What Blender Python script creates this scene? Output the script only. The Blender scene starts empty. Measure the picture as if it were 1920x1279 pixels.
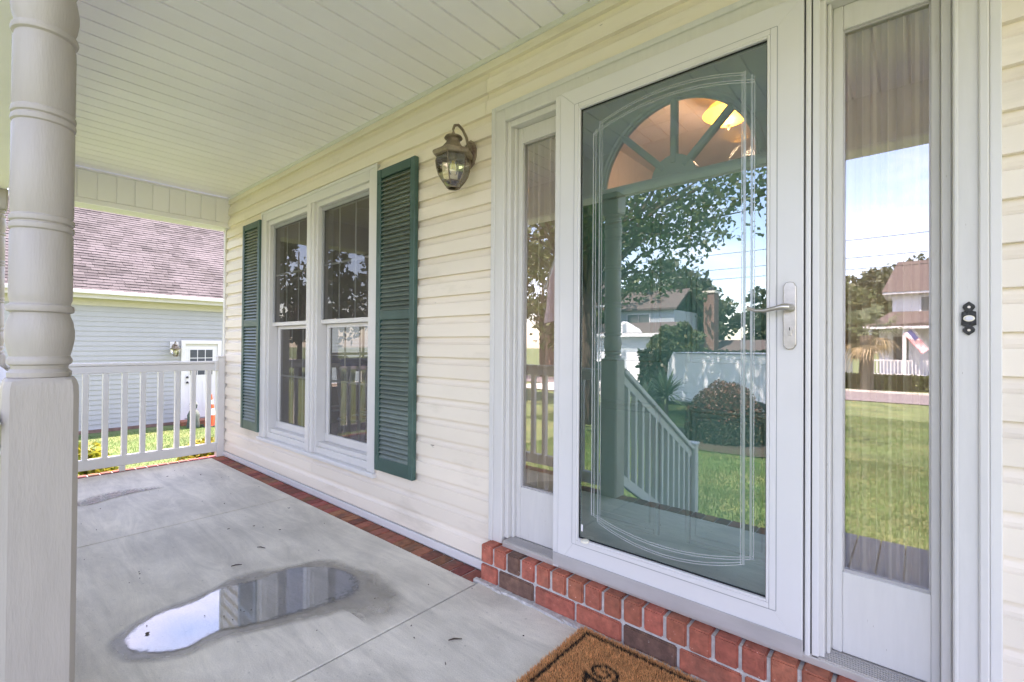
import bpy, bmesh, math, random
import numpy as np
from mathutils import Vector, Matrix
R = math.radians
random.seed(7); rng = np.random.default_rng(7)
sc = bpy.context.scene
COL = sc.collection

# ---------------------------------------------------------------- camera
TH, PI_, RO = R(40.762), R(.491), R(.4326)
F = Vector((-math.sin(TH)*math.cos(PI_), math.cos(TH)*math.cos(PI_), math.sin(PI_)))
Rt = Vector((math.cos(TH), math.sin(TH), 0)); Up = Rt.cross(F)
R2 = Rt*math.cos(RO)+Up*math.sin(RO); U2 = -Rt*math.sin(RO)+Up*math.cos(RO)
cam_d = bpy.data.cameras.new('camera'); cam = bpy.data.objects.new('camera', cam_d); COL.objects.link(cam)
M = Matrix((R2, U2, -F)).transposed().to_4x4(); M.translation = Vector((0, -1.65, 1.08))
cam.matrix_world = M
cam_d.sensor_width = 36; cam_d.lens = 883.63/1920*36; cam_d.clip_start = .02; cam_d.clip_end = 1500
sc.camera = cam

# ---------------------------------------------------------------- world, sun, exposure
SUN = Vector((-.13, .42, .90)).normalized()
w = bpy.data.worlds.new('World'); sc.world = w; w.use_nodes = True
nt = w.node_tree; nt.nodes.clear()
out = nt.nodes.new('ShaderNodeOutputWorld'); bg = nt.nodes.new('ShaderNodeBackground')
sky = nt.nodes.new('ShaderNodeTexSky'); sky.sky_type = 'NISHITA'; sky.sun_disc = False
sky.sun_elevation = math.asin(SUN.z); sky.sun_rotation = math.atan2(SUN.x, SUN.y)
sky.air_density = 1.1; sky.dust_density = .6; sky.ozone_density = 1.6
tc = nt.nodes.new('ShaderNodeTexCoord'); mp = nt.nodes.new('ShaderNodeMapping'); mp.inputs['Scale'].default_value = (1.4, 1.4, 4.2)
cn = nt.nodes.new('ShaderNodeTexNoise'); cn.inputs['Scale'].default_value = 2.2; cn.inputs['Detail'].default_value = 7; cn.inputs['Roughness'].default_value = .58
cr = nt.nodes.new('ShaderNodeMapRange'); cr.inputs['From Min'].default_value = .46; cr.inputs['From Max'].default_value = .82; cr.inputs['To Max'].default_value = .8
mx = nt.nodes.new('ShaderNodeMix'); mx.data_type = 'RGBA'; mx.inputs['B'].default_value = (5.4, 5.5, 5.8, 1)
nt.links.new(tc.outputs['Generated'], mp.inputs['Vector']); nt.links.new(mp.outputs[0], cn.inputs['Vector'])
nt.links.new(cn.outputs['Fac'], cr.inputs['Value']); nt.links.new(cr.outputs[0], mx.inputs['Factor'])
nt.links.new(sky.outputs[0], mx.inputs['A']); nt.links.new(mx.outputs['Result'], bg.inputs['Color'])
bg.inputs['Strength'].default_value = .14
nt.links.new(bg.outputs[0], out.inputs['Surface'])
sl = bpy.data.lights.new('sun', 'SUN'); sl.energy = 3.5; sl.angle = R(.5); sl.color = (1, .93, .82)
so = bpy.data.objects.new('sun', sl); COL.objects.link(so); so.rotation_euler = SUN.to_track_quat('Z', 'Y').to_euler()
so.location = (0, 6, 20)
vs = sc.view_settings; vs.view_transform = 'Standard'; vs.look = 'None'; vs.gamma = 1; vs.exposure = 2.62
vs.use_white_balance = True; vs.white_balance_temperature = 7050; vs.white_balance_tint = 32
sc.cycles.use_denoising = True
sc.cycles.max_bounces = 12; sc.cycles.diffuse_bounces = 5; sc.cycles.glossy_bounces = 6
sc.cycles.transmission_bounces = 8; sc.cycles.transparent_max_bounces = 16
sc.cycles.sample_clamp_indirect = 8

# ---------------------------------------------------------------- materials
def srgb(r, g, b):
    return tuple((c/12.92 if c <= .04045 else ((c+.055)/1.055)**2.4) for c in (r/255, g/255, b/255))
def N(nt, t, **kw):
    n = nt.nodes.new('ShaderNode'+t)
    for k, v in kw.items(): n.inputs[k].default_value = v
    return n
def mat(name, col, rough=.5, var=.1, vs=6, bump=0, bs=80, rnd=0, metal=0, stretch=(1, 1, 1), col2=None, c2s=3, c2r=(.55, .7), attr=None, spots=None, hue=0, spec=.5, bdist=.004):
    m = bpy.data.materials.new(name); m.use_nodes = True; t = m.node_tree; L = t.links.new
    p = t.nodes['Principled BSDF']; p.inputs['Roughness'].default_value = rough; p.inputs['Metallic'].default_value = metal
    p.inputs['Specular IOR Level'].default_value = spec
    g = N(t, 'NewGeometry'); mp = N(t, 'Mapping', Scale=stretch); L(g.outputs['Position'], mp.inputs['Vector'])
    if attr:
        a = N(t, 'Attribute'); a.attribute_name = attr; base = a.outputs['Color']
    else:
        rgb = N(t, 'RGB'); rgb.outputs[0].default_value = (*col, 1); base = rgb.outputs[0]
    if col2:
        n2 = N(t, 'TexNoise', Scale=c2s, Detail=6.0, Roughness=.65); L(mp.outputs[0], n2.inputs['Vector'])
        mr2 = N(t, 'MapRange'); mr2.inputs['From Min'].default_value = c2r[0]; mr2.inputs['From Max'].default_value = c2r[1]
        L(n2.outputs['Fac'], mr2.inputs['Value'])
        mx2 = N(t, 'Mix'); mx2.data_type = 'RGBA'; L(mr2.outputs[0], mx2.inputs['Factor']); L(base, mx2.inputs['A']); mx2.inputs['B'].default_value = (*col2, 1)
        base = mx2.outputs['Result']
    n = N(t, 'TexNoise', Scale=vs, Detail=5.0, Roughness=.6); L(mp.outputs[0], n.inputs['Vector'])
    mr = N(t, 'MapRange'); mr.inputs['From Min'].default_value = .3; mr.inputs['From Max'].default_value = .7
    mr.inputs['To Min'].default_value = 1-var; mr.inputs['To Max'].default_value = 1+var; L(n.outputs['Fac'], mr.inputs['Value'])
    fac = mr.outputs[0]
    oi = N(t, 'ObjectInfo')
    if rnd:
        r2 = N(t, 'MapRange'); r2.inputs['To Min'].default_value = 1-rnd; r2.inputs['To Max'].default_value = 1+rnd*.7
        L(oi.outputs['Random'], r2.inputs['Value']); mm = N(t, 'Math'); mm.operation = 'MULTIPLY'
        L(fac, mm.inputs[0]); L(r2.outputs[0], mm.inputs[1]); fac = mm.outputs[0]
    if spots:
        n5 = N(t, 'TexNoise', Scale=spots[0], Detail=3.0, Roughness=.7); L(mp.outputs[0], n5.inputs['Vector'])
        m5 = N(t, 'MapRange'); m5.inputs['From Min'].default_value = spots[1]; m5.inputs['From Max'].default_value = spots[1]+.025; L(n5.outputs['Fac'], m5.inputs['Value'])
        x5 = N(t, 'Mix'); x5.data_type = 'RGBA'; L(m5.outputs[0], x5.inputs['Factor']); L(base, x5.inputs['A']); x5.inputs['B'].default_value = (*spots[2], 1); base = x5.outputs['Result']
    vm = N(t, 'VectorMath'); vm.operation = 'SCALE'; L(base, vm.inputs[0]); L(fac, vm.inputs['Scale'])
    c = vm.outputs[0]
    if hue:
        hs = N(t, 'HueSaturation'); rr = N(t, 'MapRange'); rr.inputs['To Min'].default_value = .5-hue; rr.inputs['To Max'].default_value = .5+hue
        mu = N(t, 'Math'); mu.operation = 'MULTIPLY'; mu.inputs[1].default_value = 7.31; L(oi.outputs['Random'], mu.inputs[0])
        fr = N(t, 'Math'); fr.operation = 'FRACT'; L(mu.outputs[0], fr.inputs[0]); L(fr.outputs[0], rr.inputs['Value'])
        L(rr.outputs[0], hs.inputs['Hue']); L(c, hs.inputs['Color']); c = hs.outputs[0]
    L(c, p.inputs['Base Color'])
    if bump:
        nb = N(t, 'TexNoise', Scale=bs, Detail=4.0); L(mp.outputs[0], nb.inputs['Vector'])
        b = N(t, 'Bump', Strength=bump, Distance=bdist); L(nb.outputs['Fac'], b.inputs['Height']); L(b.outputs[0], p.inputs['Normal'])
    m['out'] = 1
    return m
def glass(name, refl=.4, tint=(.93, .96, .95), film=None, filmfac=0, rough=0, gc=(1, 1, 1)):
    m = bpy.data.materials.new(name); m.use_nodes = True; t = m.node_tree; t.nodes.clear(); L = t.links.new
    o = N(t, 'OutputMaterial'); tr = N(t, 'BsdfTransparent', Color=(*tint, 1)); gl = N(t, 'BsdfGlossy', Color=(*gc, 1), Roughness=rough)
    fr = N(t, 'Fresnel', IOR=1.5); ad = N(t, 'Math'); ad.operation = 'ADD'; ad.use_clamp = True; ad.inputs[1].default_value = refl-.04
    L(fr.outputs[0], ad.inputs[0])
    mx = N(t, 'MixShader'); L(ad.outputs[0], mx.inputs[0]); L(tr.outputs[0], mx.inputs[1]); L(gl.outputs[0], mx.inputs[2]); s = mx.outputs[0]
    if filmfac:
        d = N(t, 'BsdfDiffuse', Color=(*film, 1)); m2 = N(t, 'MixShader', Fac=filmfac); L(s, m2.inputs[1]); L(d.outputs[0], m2.inputs[2]); s = m2.outputs[0]
    L(s, o.inputs['Surface'])
    return m
MT = {}
MT['siding'] = mat('cream_vinyl', (.83, .745, .625), .42, .05, 3, .08, 220, rnd=.05, stretch=(.25, 1, 1), col2=(.60, .53, .43), c2s=5, c2r=(.56, .80), spots=(26, .735, (.30, .25, .2)))
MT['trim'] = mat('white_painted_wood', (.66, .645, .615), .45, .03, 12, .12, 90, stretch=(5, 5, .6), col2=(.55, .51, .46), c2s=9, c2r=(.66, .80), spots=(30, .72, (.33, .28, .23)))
MT['alu'] = mat('white_aluminium', (.70, .69, .68), .3, .02, 4, .03, 120, col2=(.68, .67, .65), c2s=4, c2r=(.66, .85))
MT['vinyl'] = mat('white_vinyl', (.71, .695, .665), .35, .03, 4, col2=(.66, .65, .62), c2s=6, c2r=(.64, .85))
MT['ceil'] = mat('ceiling_vinyl', (.93, .90, .925), .4, .03, 2, .05, 150, rnd=.02)
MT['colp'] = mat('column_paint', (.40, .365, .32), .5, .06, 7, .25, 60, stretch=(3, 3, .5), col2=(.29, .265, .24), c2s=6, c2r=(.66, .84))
MT['green'] = mat('green_shutter_paint', (.040, .098, .083), .42, .16, 5, .1, 120, rnd=.06, col2=(.11, .19, .16), c2s=4, c2r=(.55, .8))
MT['slat'] = mat('faded_green_louvre', (.125, .162, .135), .38, .14, 5, .1, 120, rnd=.1, col2=(.17, .22, .18), c2s=4, c2r=(.5, .75))
MT['doorgreen'] = mat('green_door_paint', (.10, .24, .20), .4, .08, 5, .05, 90)
def concrete(name, base, k):
    m = mat(name, base, .62, .10, 2.2, .35, 160, col2=tuple(c*.80 for c in base), c2s=1.6, c2r=(.42, .68), stretch=(1, 1, 1))
    t = m.node_tree; L = t.links.new; p = t.nodes['Principled BSDF']
    src = p.inputs['Base Color'].links[0].from_socket
    g = N(t, 'NewGeometry'); mp = N(t, 'Mapping', Scale=(1.1, 5.5, 1)); mp.inputs['Rotation'].default_value = (0, 0, R(20)); L(g.outputs['Position'], mp.inputs['Vector'])
    n = N(t, 'TexNoise', Scale=1.5, Detail=10.0, Roughness=.75, Distortion=.7); L(mp.outputs[0], n.inputs['Vector'])
    mr = N(t, 'MapRange'); mr.inputs['From Min'].default_value = .38; mr.inputs['From Max'].default_value = .66; mr.inputs['To Min'].default_value = .80*k; mr.inputs['To Max'].default_value = 1.12*k; L(n.outputs['Fac'], mr.inputs['Value'])
    v = N(t, 'VectorMath'); v.operation = 'SCALE'; L(src, v.inputs[0]); L(mr.outputs[0], v.inputs['Scale'])
    n4 = N(t, 'TexNoise', Scale=260.0, Detail=3.0); L(g.outputs['Position'], n4.inputs['Vector']); m4 = N(t, 'MapRange'); m4.inputs['From Min'].default_value = .3; m4.inputs['From Max'].default_value = .7; m4.inputs['To Min'].default_value = .9; m4.inputs['To Max'].default_value = 1.1; L(n4.outputs['Fac'], m4.inputs['Value'])
    v4 = N(t, 'VectorMath'); v4.operation = 'SCALE'; L(v.outputs[0], v4.inputs[0]); L(m4.outputs[0], v4.inputs['Scale']); v = v4
    n3 = N(t, 'TexNoise', Scale=55.0, Detail=2.0); L(g.outputs['Position'], n3.inputs['Vector'])
    m3 = N(t, 'MapRange'); m3.inputs['From Min'].default_value = .68; m3.inputs['From Max'].default_value = .76; m3.inputs['To Min'].default_value = 1; m3.inputs['To Max'].default_value = .72; L(n3.outputs['Fac'], m3.inputs['Value'])
    v2 = N(t, 'VectorMath'); v2.operation = 'SCALE'; L(v.outputs[0], v2.inputs[0]); L(m3.outputs[0], v2.inputs['Scale'])
    L(v2.outputs[0], p.inputs['Base Color'])
    return m
MT['conc'] = concrete('trowelled_concrete', (.72, .675, .57), 1)
MT['damp'] = concrete('damp_concrete', (.40, .37, .315), 1); MT['damp'].node_tree.nodes['Principled BSDF'].inputs['Roughness'].default_value = .34
def fade(m, nsc=9.0, amt=.9):
    t = m.node_tree; a = N(t, 'Attribute'); a.attribute_name = 'Col'; n = N(t, 'TexNoise', Scale=nsc, Detail=5.0); g = N(t, 'NewGeometry'); t.links.new(g.outputs['Position'], n.inputs['Vector'])
    mu = N(t, 'Math'); mu.operation = 'MULTIPLY_ADD'; mu.inputs[1].default_value = amt; mu.inputs[2].default_value = -amt/2; t.links.new(n.outputs['Fac'], mu.inputs[0])
    ad = N(t, 'Math'); ad.operation = 'ADD'; t.links.new(mu.outputs[0], ad.inputs[0]); t.links.new(a.outputs['Fac'], ad.inputs[1])
    m2 = N(t, 'Math'); m2.operation = 'MULTIPLY'; m2.use_clamp = True; t.links.new(ad.outputs[0], m2.inputs[0]); sm = N(t, 'MapRange'); sm.inputs['From Max'].default_value = .35; t.links.new(a.outputs['Fac'], sm.inputs['Value']); t.links.new(sm.outputs[0], m2.inputs[1])
    src = t.nodes['Material Output'].inputs['Surface'].links[0].from_socket; tr = N(t, 'BsdfTransparent'); mx = N(t, 'MixShader'); t.links.new(m2.outputs[0], mx.inputs[0]); t.links.new(tr.outputs[0], mx.inputs[1]); t.links.new(src, mx.inputs[2]); t.links.new(mx.outputs[0], t.nodes['Material Output'].inputs['Surface'])
fade(MT['damp'])
def water():
    m = concrete('puddle_water', (.26, .255, .245), 1); t = m.node_tree; p = t.nodes['Principled BSDF']; p.inputs['Roughness'].default_value = .5
    gl = N(t, 'BsdfGlossy', Color=(1, 1, 1, 1), Roughness=.005); fr = N(t, 'Fresnel', IOR=1.33)
    ad = N(t, 'Math'); ad.operation = 'MULTIPLY_ADD'; ad.use_clamp = True; ad.inputs[1].default_value = 1.1; ad.inputs[2].default_value = .10
    t.links.new(fr.outputs[0], ad.inputs[0])
    mx = N(t, 'MixShader'); t.links.new(ad.outputs[0], mx.inputs[0]); t.links.new(p.outputs[0], mx.inputs[1]); t.links.new(gl.outputs[0], mx.inputs[2])
    t.links.new(mx.outputs[0], t.nodes['Material Output'].inputs['Surface'])
    return m
MT['water'] = water(); MT['wedge'] = water(); MT['wedge'].name = 'puddle_edge'; fade(MT['wedge'], 60.0, 1.6)
MT['brick'] = mat('red_brick', (.42, .125, .075), .8, .3, 35, .8, 140, rnd=.2, hue=.006, col2=(.24, .10, .065), c2s=9, c2r=(.52, .78), spots=(70, .70, (.62, .52, .46)))
MT['brickdark'] = mat('brown_brick', (.14, .075, .055), .8, .3, 35, .6, 140, rnd=.2, col2=(.28, .15, .10), c2s=8, c2r=(.55, .8), spots=(60, .70, (.55, .48, .43)))
MT['brickold'] = mat('weathered_brick', (.30, .10, .06), .85, .3, 30, .6, 140, rnd=.35, hue=.02, col2=(.14, .09, .07), c2s=10, c2r=(.52, .72))
MT['mortar'] = mat('mortar', (.50, .48, .45), .9, .2, 40, .8, 120, col2=(.66, .65, .62), c2s=20, c2r=(.55, .7))
MT['coir'] = mat('coir', (.4, .2, .08), .95, .2, 40, attr='Col')
MT['coirbase'] = mat('coir_backing', (.30, .145, .055), .95, .3, 90, .8, 200)
MT['bronze'] = mat('aged_bronze', (.26, .21, .15), .45, .3, 25, .2, 90, metal=.35, col2=(.10, .05, .035), c2s=16, c2r=(.5, .7))
MT['nickel'] = mat('brushed_nickel', (.52, .49, .44), .34, .12, 40, .1, 120, metal=.85)
MT['iron'] = mat('hammered_iron', (.035, .035, .035), .45, .3, 120, .9, 160, metal=.3)
MT['button'] = mat('bell_button', (.72, .72, .78), .25, .02)
MT['ivory'] = mat('ivory_ring', (.85, .80, .66), .3, .02)
MT['sweep'] = mat('grey_aluminium', (.50, .48, .47), .42, .08, 20, .05, 80, metal=.25, stretch=(.3, 1, 1))
MT['thresh'] = mat('mill_aluminium', (.50, .47, .44), .42, .12, 16, metal=.25, stretch=(.3, 1, 1))
MT['curtain'] = mat('beige_sheer_fabric', (.70, .58, .42), .9, .08, 8, .1, 300)
MT['black'] = mat('black_gap', (.02, .02, .02), .8, .1)
MT['beige_wall'] = mat('interior_paint', (.50, .42, .34), .8, .05)
MT['floor_wood'] = mat('interior_floor', (.22, .12, .06), .5, .2, 8, stretch=(.2, 4, 1))
MT['whitefurn'] = mat('white_furniture_paint', (.75, .73, .70), .5, .06)
MT['blue_fabric'] = mat('blue_fabric', (.10, .12, .30), .9, .2, 30)
MT['gsiding'] = mat('pale_blue_siding', (.38, .385, .38), .45, .04, 3, rnd=.02)
MT['gsoffit'] = mat('cream_soffit', (.52, .50, .43), .6, .05)
MT['roofc'] = mat('asphalt_shingle', (.3, .26, .25), .9, .18, 40, .5, 120, attr='Col', col2=(.088, .080, .081), c2s=.9, c2r=(.46, .66))  # large pale noise: shingle wear, plus tree dapple put into the colour
MT['rooff'] = mat('brown_shingle', (.10, .078, .07), .9, .2, 6, .5, 40)
MT['bark'] = mat('bark', (.11, .085, .065), .9, .4, 12, .9, 30, stretch=(4, 4, .8))
MT['palmtrunk'] = mat('palm_trunk', (.15, .12, .09), .9, .4, 10, .9, 18, stretch=(2, 2, 3))
MT['cone'] = mat('orange_plastic', (.80, .11, .02), .45, .08)
MT['conew'] = mat('reflective_white', (.8, .8, .8), .4, .04)
MT['rubber'] = mat('black_rubber', (.03, .03, .03), .7, .2)
MT['statue'] = mat('green_stone', (.10, .13, .11), .8, .3, 20, .4, 60)
MT['asphalt'] = mat('road_asphalt', (.19, .165, .16), .9, .15, 8, .3, 60)
MT['carwhite'] = mat('white_car_paint', (.78, .79, .80), .25, .02)
MT['carglass'] = mat('dark_car_glass', (.03, .05, .055), .1, .02)
MT['red'] = mat('flag_red', (.55, .04, .05), .8, .05); MT['flagwhite'] = mat('flag_white', (.78, .76, .76), .8, .05); MT['navy'] = mat('flag_blue', (.03, .04, .14), .8, .05)
MT['pink'] = mat('pink_cloth', (.75, .55, .58), .8, .1)
MT['hbrick'] = mat('far_brick', (.20, .12, .095), .85, .25, 9, .3, 30)
MT['hwhite'] = mat('far_white_siding', (.68, .68, .68), .5, .06, 4)
MT['hblue'] = mat('far_grey_siding', (.38, .43, .46), .5, .06, 4)
MT['hglass'] = mat('far_window_glass', (.08, .09, .10), .08, .1)
MT['grey'] = mat('grey_metal', (.35, .36, .37), .5, .1)
MT['mulch'] = mat('mulch', (.05, .037, .026), .95, .4, 12, .9, 40, col2=(.11, .07, .045), c2s=25, c2r=(.55, .7))
MT['litter'] = mat('leaf_litter', (.05, .03, .02), .9, .3, 50)
MT['boards'] = mat('grey_deck_paint', (.30, .30, .31), .6, .12, 6, .2, 60, stretch=(5, .6, 1), rnd=.12)
MT['glass_storm'] = glass('storm_glass', .30, (.92, .98, .96), gc=(.86, .97, .96))
MT['glass_side'] = glass('sidelight_glass', .34, (.92, .93, .92))
MT['glass_win'] = glass('screened_window_glass', .09, (.85, .85, .83), (.12, .115, .105), .42)
MT['glass_lant'] = glass('lantern_glass', .14, (.97, .96, .90))
MT['glass_fan'] = glass('fan_glass', .06, (.97, .95, .93))
MT['etch'] = glass('etched_groove', .30, (.85, .9, .9), (.62, .66, .66), .45, .25)
MT['etchd'] = glass('beveled_groove', .35, (.75, .85, .83), (.34, .42, .42), .4, .3)
def emit(name, col, s):
    m = bpy.data.materials.new(name); m.use_nodes = True; t = m.node_tree; p = t.nodes['Principled BSDF']
    p.inputs['Base Color'].default_value = (*col, 1); p.inputs['Emission Color'].default_value = (*col, 1); p.inputs['Emission Strength'].default_value = s
    lw = N(t, 'LayerWeight', Blend=.35); mr = N(t, 'MapRange'); mr.inputs['To Min'].default_value = s; mr.inputs['To Max'].default_value = s*.25
    t.links.new(lw.outputs['Facing'], mr.inputs['Value']); t.links.new(mr.outputs[0], p.inputs['Emission Strength'])
    return m
MT['lampglow'] = emit('lit_amber_glass', (1.0, .50, .05), 1.1)
MT['filament'] = mat('amber_filament', (.75, .62, .08), .4, .05)
def leafmat(name, c, tl=.35):
    m = mat(name, c, .5, .25, 3, attr='Col'); t = m.node_tree; p = t.nodes['Principled BSDF']
    a = [n for n in t.nodes if n.type == 'ATTRIBUTE'][0]
    tr = N(t, 'BsdfTranslucent'); mx = N(t, 'MixShader', Fac=tl); t.links.new(a.outputs['Color'], tr.inputs['Color'])
    t.links.new(p.outputs[0], mx.inputs[1]); t.links.new(tr.outputs[0], mx.inputs[2]); t.links.new(mx.outputs[0], t.nodes['Material Output'].inputs['Surface'])
    return m
MT['leaf'] = leafmat('foliage', (.06, .1, .03))
MT['grass'] = leafmat('grass_blades', (.08, .13, .03), .3)

# ---------------------------------------------------------------- object helpers
def link(o, parent=None):
    COL.objects.link(o)
    if parent: o.parent = parent
    return o
def tag(o, label=None, cat=None, group=None, kind=None):
    if label: o['label'] = label
    if cat: o['category'] = cat
    if group: o['group'] = group
    if kind: o['kind'] = kind
    return o
def empty(name, loc=(0, 0, 0), label=None, cat=None, group=None, kind=None):
    o = bpy.data.objects.new(name, None); o.location = loc; o.empty_display_size = .1; link(o); return tag(o, label, cat, group, kind)
class MB:
    def __init__(s): s.v = []; s.f = []; s.c = []
    def add(s, vs, fs):
        n = len(s.v); s.v += [tuple(v) for v in vs]; s.f += [tuple(i+n for i in f) for f in fs]; return s
    def box(s, x0, x1, y0, y1, z0, z1):
        return s.add([(x0,y0,z0),(x1,y0,z0),(x1,y1,z0),(x0,y1,z0),(x0,y0,z1),(x1,y0,z1),(x1,y1,z1),(x0,y1,z1)],
                     [(0,3,2,1),(4,5,6,7),(0,1,5,4),(1,2,6,5),(2,3,7,6),(3,0,4,7)])
    def obox(s, c, half, mat3):
        vs = []
        for dz in (-1, 1):
            for dx, dy in ((-1,-1),(1,-1),(1,1),(-1,1)): vs.append(Vector(c)+mat3@Vector((dx*half[0], dy*half[1], dz*half[2])))
        return s.add(vs, [(0,3,2,1),(4,5,6,7),(0,1,5,4),(1,2,6,5),(2,3,7,6),(3,0,4,7)])
    def bar(s, a, b, w, h, up=Vector((0, 0, 1))):
        a, b = Vector(a), Vector(b); d = (b-a); L = d.length; d.normalize(); x = d.cross(up)
        if x.length < 1e-4: x = d.cross(Vector((0, 1, 0)))
        x.normalize(); u = x.cross(d)
        return s.obox((a+b)/2, (w/2, L/2, h/2), Matrix((x, d, u)).transposed())
    def prism(s, prof, x0, x1, ax='x'):   # profile list of (a,b) extruded along axis; closed
        n = len(prof)
        if ax == 'x': vs = [(x0, a, b) for a, b in prof]+[(x1, a, b) for a, b in prof]
        elif ax == 'y': vs = [(a, x0, b) for a, b in prof]+[(a, x1, b) for a, b in prof]
        else: vs = [(a, b, x0) for a, b in prof]+[(a, b, x1) for a, b in prof]
        return s.add(vs, [tuple(range(n))[::-1], tuple(range(n, 2*n))]+[(i, (i+1) % n, n+(i+1) % n, n+i) for i in range(n)])
    def lathe(s, prof, c=(0, 0, 0), seg=24, ph=0, cap=True):
        vs = []; fs = []
        for r, z in prof:
            for k in range(seg):
                a = ph+2*math.pi*k/seg; vs.append((c[0]+r*math.cos(a), c[1]+r*math.sin(a), c[2]+z))
        for i in range(len(prof)-1):
            for k in range(seg):
                k2 = (k+1) % seg; fs.append((i*seg+k, i*seg+k2, (i+1)*seg+k2, (i+1)*seg+k))
        if cap: fs += [tuple(range(seg))[::-1], tuple((len(prof)-1)*seg+k for k in range(seg))]
        return s.add(vs, fs)
    def tube(s, pts, rad, seg=8):
        pts = [Vector(p) for p in pts]; n = len(pts); vs = []; fs = []
        rads = rad if hasattr(rad, '__len__') else [rad]*n
        ref = Vector((0, 0, 1))
        for i, p in enumerate(pts):
            d = (pts[min(i+1, n-1)]-pts[max(i-1, 0)]).normalized(); x = d.cross(ref)
            if x.length < .05: x = d.cross(Vector((0, 1, 0)))
            x.normalize(); y = x.cross(d)
            for k in range(seg):
                a = 2*math.pi*k/seg; vs.append(p+(x*math.cos(a)+y*math.sin(a))*rads[i])
        for i in range(n-1):
            for k in range(seg): fs.append((i*seg+k, i*seg+(k+1) % seg, (i+1)*seg+(k+1) % seg, (i+1)*seg+k))
        fs += [tuple(range(seg))[::-1], tuple((n-1)*seg+k for k in range(seg))]
        return s.add(vs, fs)
    def mesh(s, name, bev=0, smooth=False, seg=1):
        me = bpy.data.meshes.new(name); me.from_pydata(s.v, [], s.f)
        bm = bmesh.new(); bm.from_mesh(me)
        bmesh.ops.recalc_face_normals(bm, faces=bm.faces)
        if bev: bmesh.ops.bevel(bm, geom=bm.edges[:], offset=bev, segments=seg, affect='EDGES', clamp_overlap=True)
        if smooth:
            for f in bm.faces: f.smooth = True
            for e in bm.edges:
                if len(e.link_faces) == 2 and e.calc_face_angle(0) > .6: e.smooth = False
        bm.to_mesh(me); bm.free(); return me
    def build(s, name, m, parent=None, bev=0, smooth=False, seg=1):
        me = s.mesh(name, bev, smooth, seg); me.materials.append(MT[m] if isinstance(m, str) else m)
        return link(bpy.data.objects.new(name, me), parent)
def box(name, m, parent, x0, x1, y0, y1, z0, z1, bev=.002):
    """a box part with its own origin at the centre of its base"""
    c = ((x0+x1)/2, (y0+y1)/2, min(z0, z1))
    b = MB().box(x0-c[0], x1-c[0], y0-c[1], y1-c[1], 0, abs(z1-z0))
    o = b.build(name, m, parent, bev); p = parent.location if parent else Vector((0, 0, 0))
    o.location = Vector(c)-p; return o
def inst(name, me, parent, loc, rot=(0, 0, 0), scale=(1, 1, 1)):
    o = bpy.data.objects.new(name, me); link(o, parent); o.location = Vector(loc)-(parent.location if parent else Vector()); o.rotation_euler = rot; o.scale = scale; return o
def npmesh(name, V, Fq, m, colors=None, parent=None):
    me = bpy.data.meshes.new(name); nv = len(V); nf, k = Fq.shape
    me.vertices.add(nv); me.vertices.foreach_set('co', V.astype(np.float32).ravel())
    me.loops.add(nf*k); me.loops.foreach_set('vertex_index', Fq.astype(np.int32).ravel())
    me.polygons.add(nf); me.polygons.foreach_set('loop_start', np.arange(0, nf*k, k, dtype=np.int32))
    me.update(calc_edges=True)
    if colors is not None:
        a = me.color_attributes.new('Col', 'FLOAT_COLOR', 'POINT'); c = np.ones((nv, 4), np.float32); c[:, :3] = colors; a.data.foreach_set('color', c.ravel())
    me.materials.append(MT[m]); return me
def gz(x, y):
    x = np.asarray(x, float); y = np.asarray(y, float)
    return -.9-.02*np.clip(-y-5, 0, 60)-.2*np.clip((-x-6)/6, 0, 1)
def G(x, y): return float(gz(x, y))

# ================================================================ SETTING: ground, road
xs = np.concatenate([np.linspace(-400, -40, 8), np.linspace(-36, 30, 67), np.linspace(34, 400, 8)])
ys = np.concatenate([np.linspace(-400, -70, 8), np.linspace(-64, 20, 85), np.linspace(25, 400, 8)])
GX, GY = np.meshgrid(xs, ys); V = np.stack([GX, GY, gz(GX, GY)], -1).reshape(-1, 3); nx = len(xs)
ii = np.array([[j*nx+i, j*nx+i+1, (j+1)*nx+i+1, (j+1)*nx+i] for j in range(len(ys)-1) for i in range(nx-1)])
MT['lawn'] = mat('lawn_soil', (.10, .15, .045), .95, .3, 1.2, .6, 30, col2=(.20, .20, .075), c2s=.9, c2r=(.48, .72))
ground = link(bpy.data.objects.new('lawn', npmesh('lawn', V, ii, 'lawn'))); tag(ground, 'mown green lawn around the porch', 'lawn', kind='structure')
def slab_on_ground(name, x0, x1, y0, y1, m, dz, n=12):
    X, Y = np.meshgrid(np.linspace(x0, x1, n*3), np.linspace(y0, y1, n)); V = np.stack([X, Y, gz(X, Y)+dz], -1).reshape(-1, 3); k = n*3
    q = np.array([[j*k+i, j*k+i+1, (j+1)*k+i+1, (j+1)*k+i] for j in range(n-1) for i in range(k-1)])
    return link(bpy.data.objects.new(name, npmesh(name, V, q, m)))
tag(slab_on_ground('road', -120, 120, -31, -24, 'asphalt', .03), 'grey street beyond the front lawn', 'road', kind='structure')
tag(slab_on_ground('driveway', -19, -8.5, -31, -19, 'conc', .045), 'pale concrete driveway where the pickup is parked', 'driveway', kind='structure')
kb = MB()
for i in range(60): kb.box(-90+i*3, -87+i*3-.02, -31.2, -31.02, G(0, -31)-.05, G(0, -31)+.13)
tag(kb.build('kerb', 'conc'), 'pale concrete kerb along the far side of the street', 'kerb', kind='structure')

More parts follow.
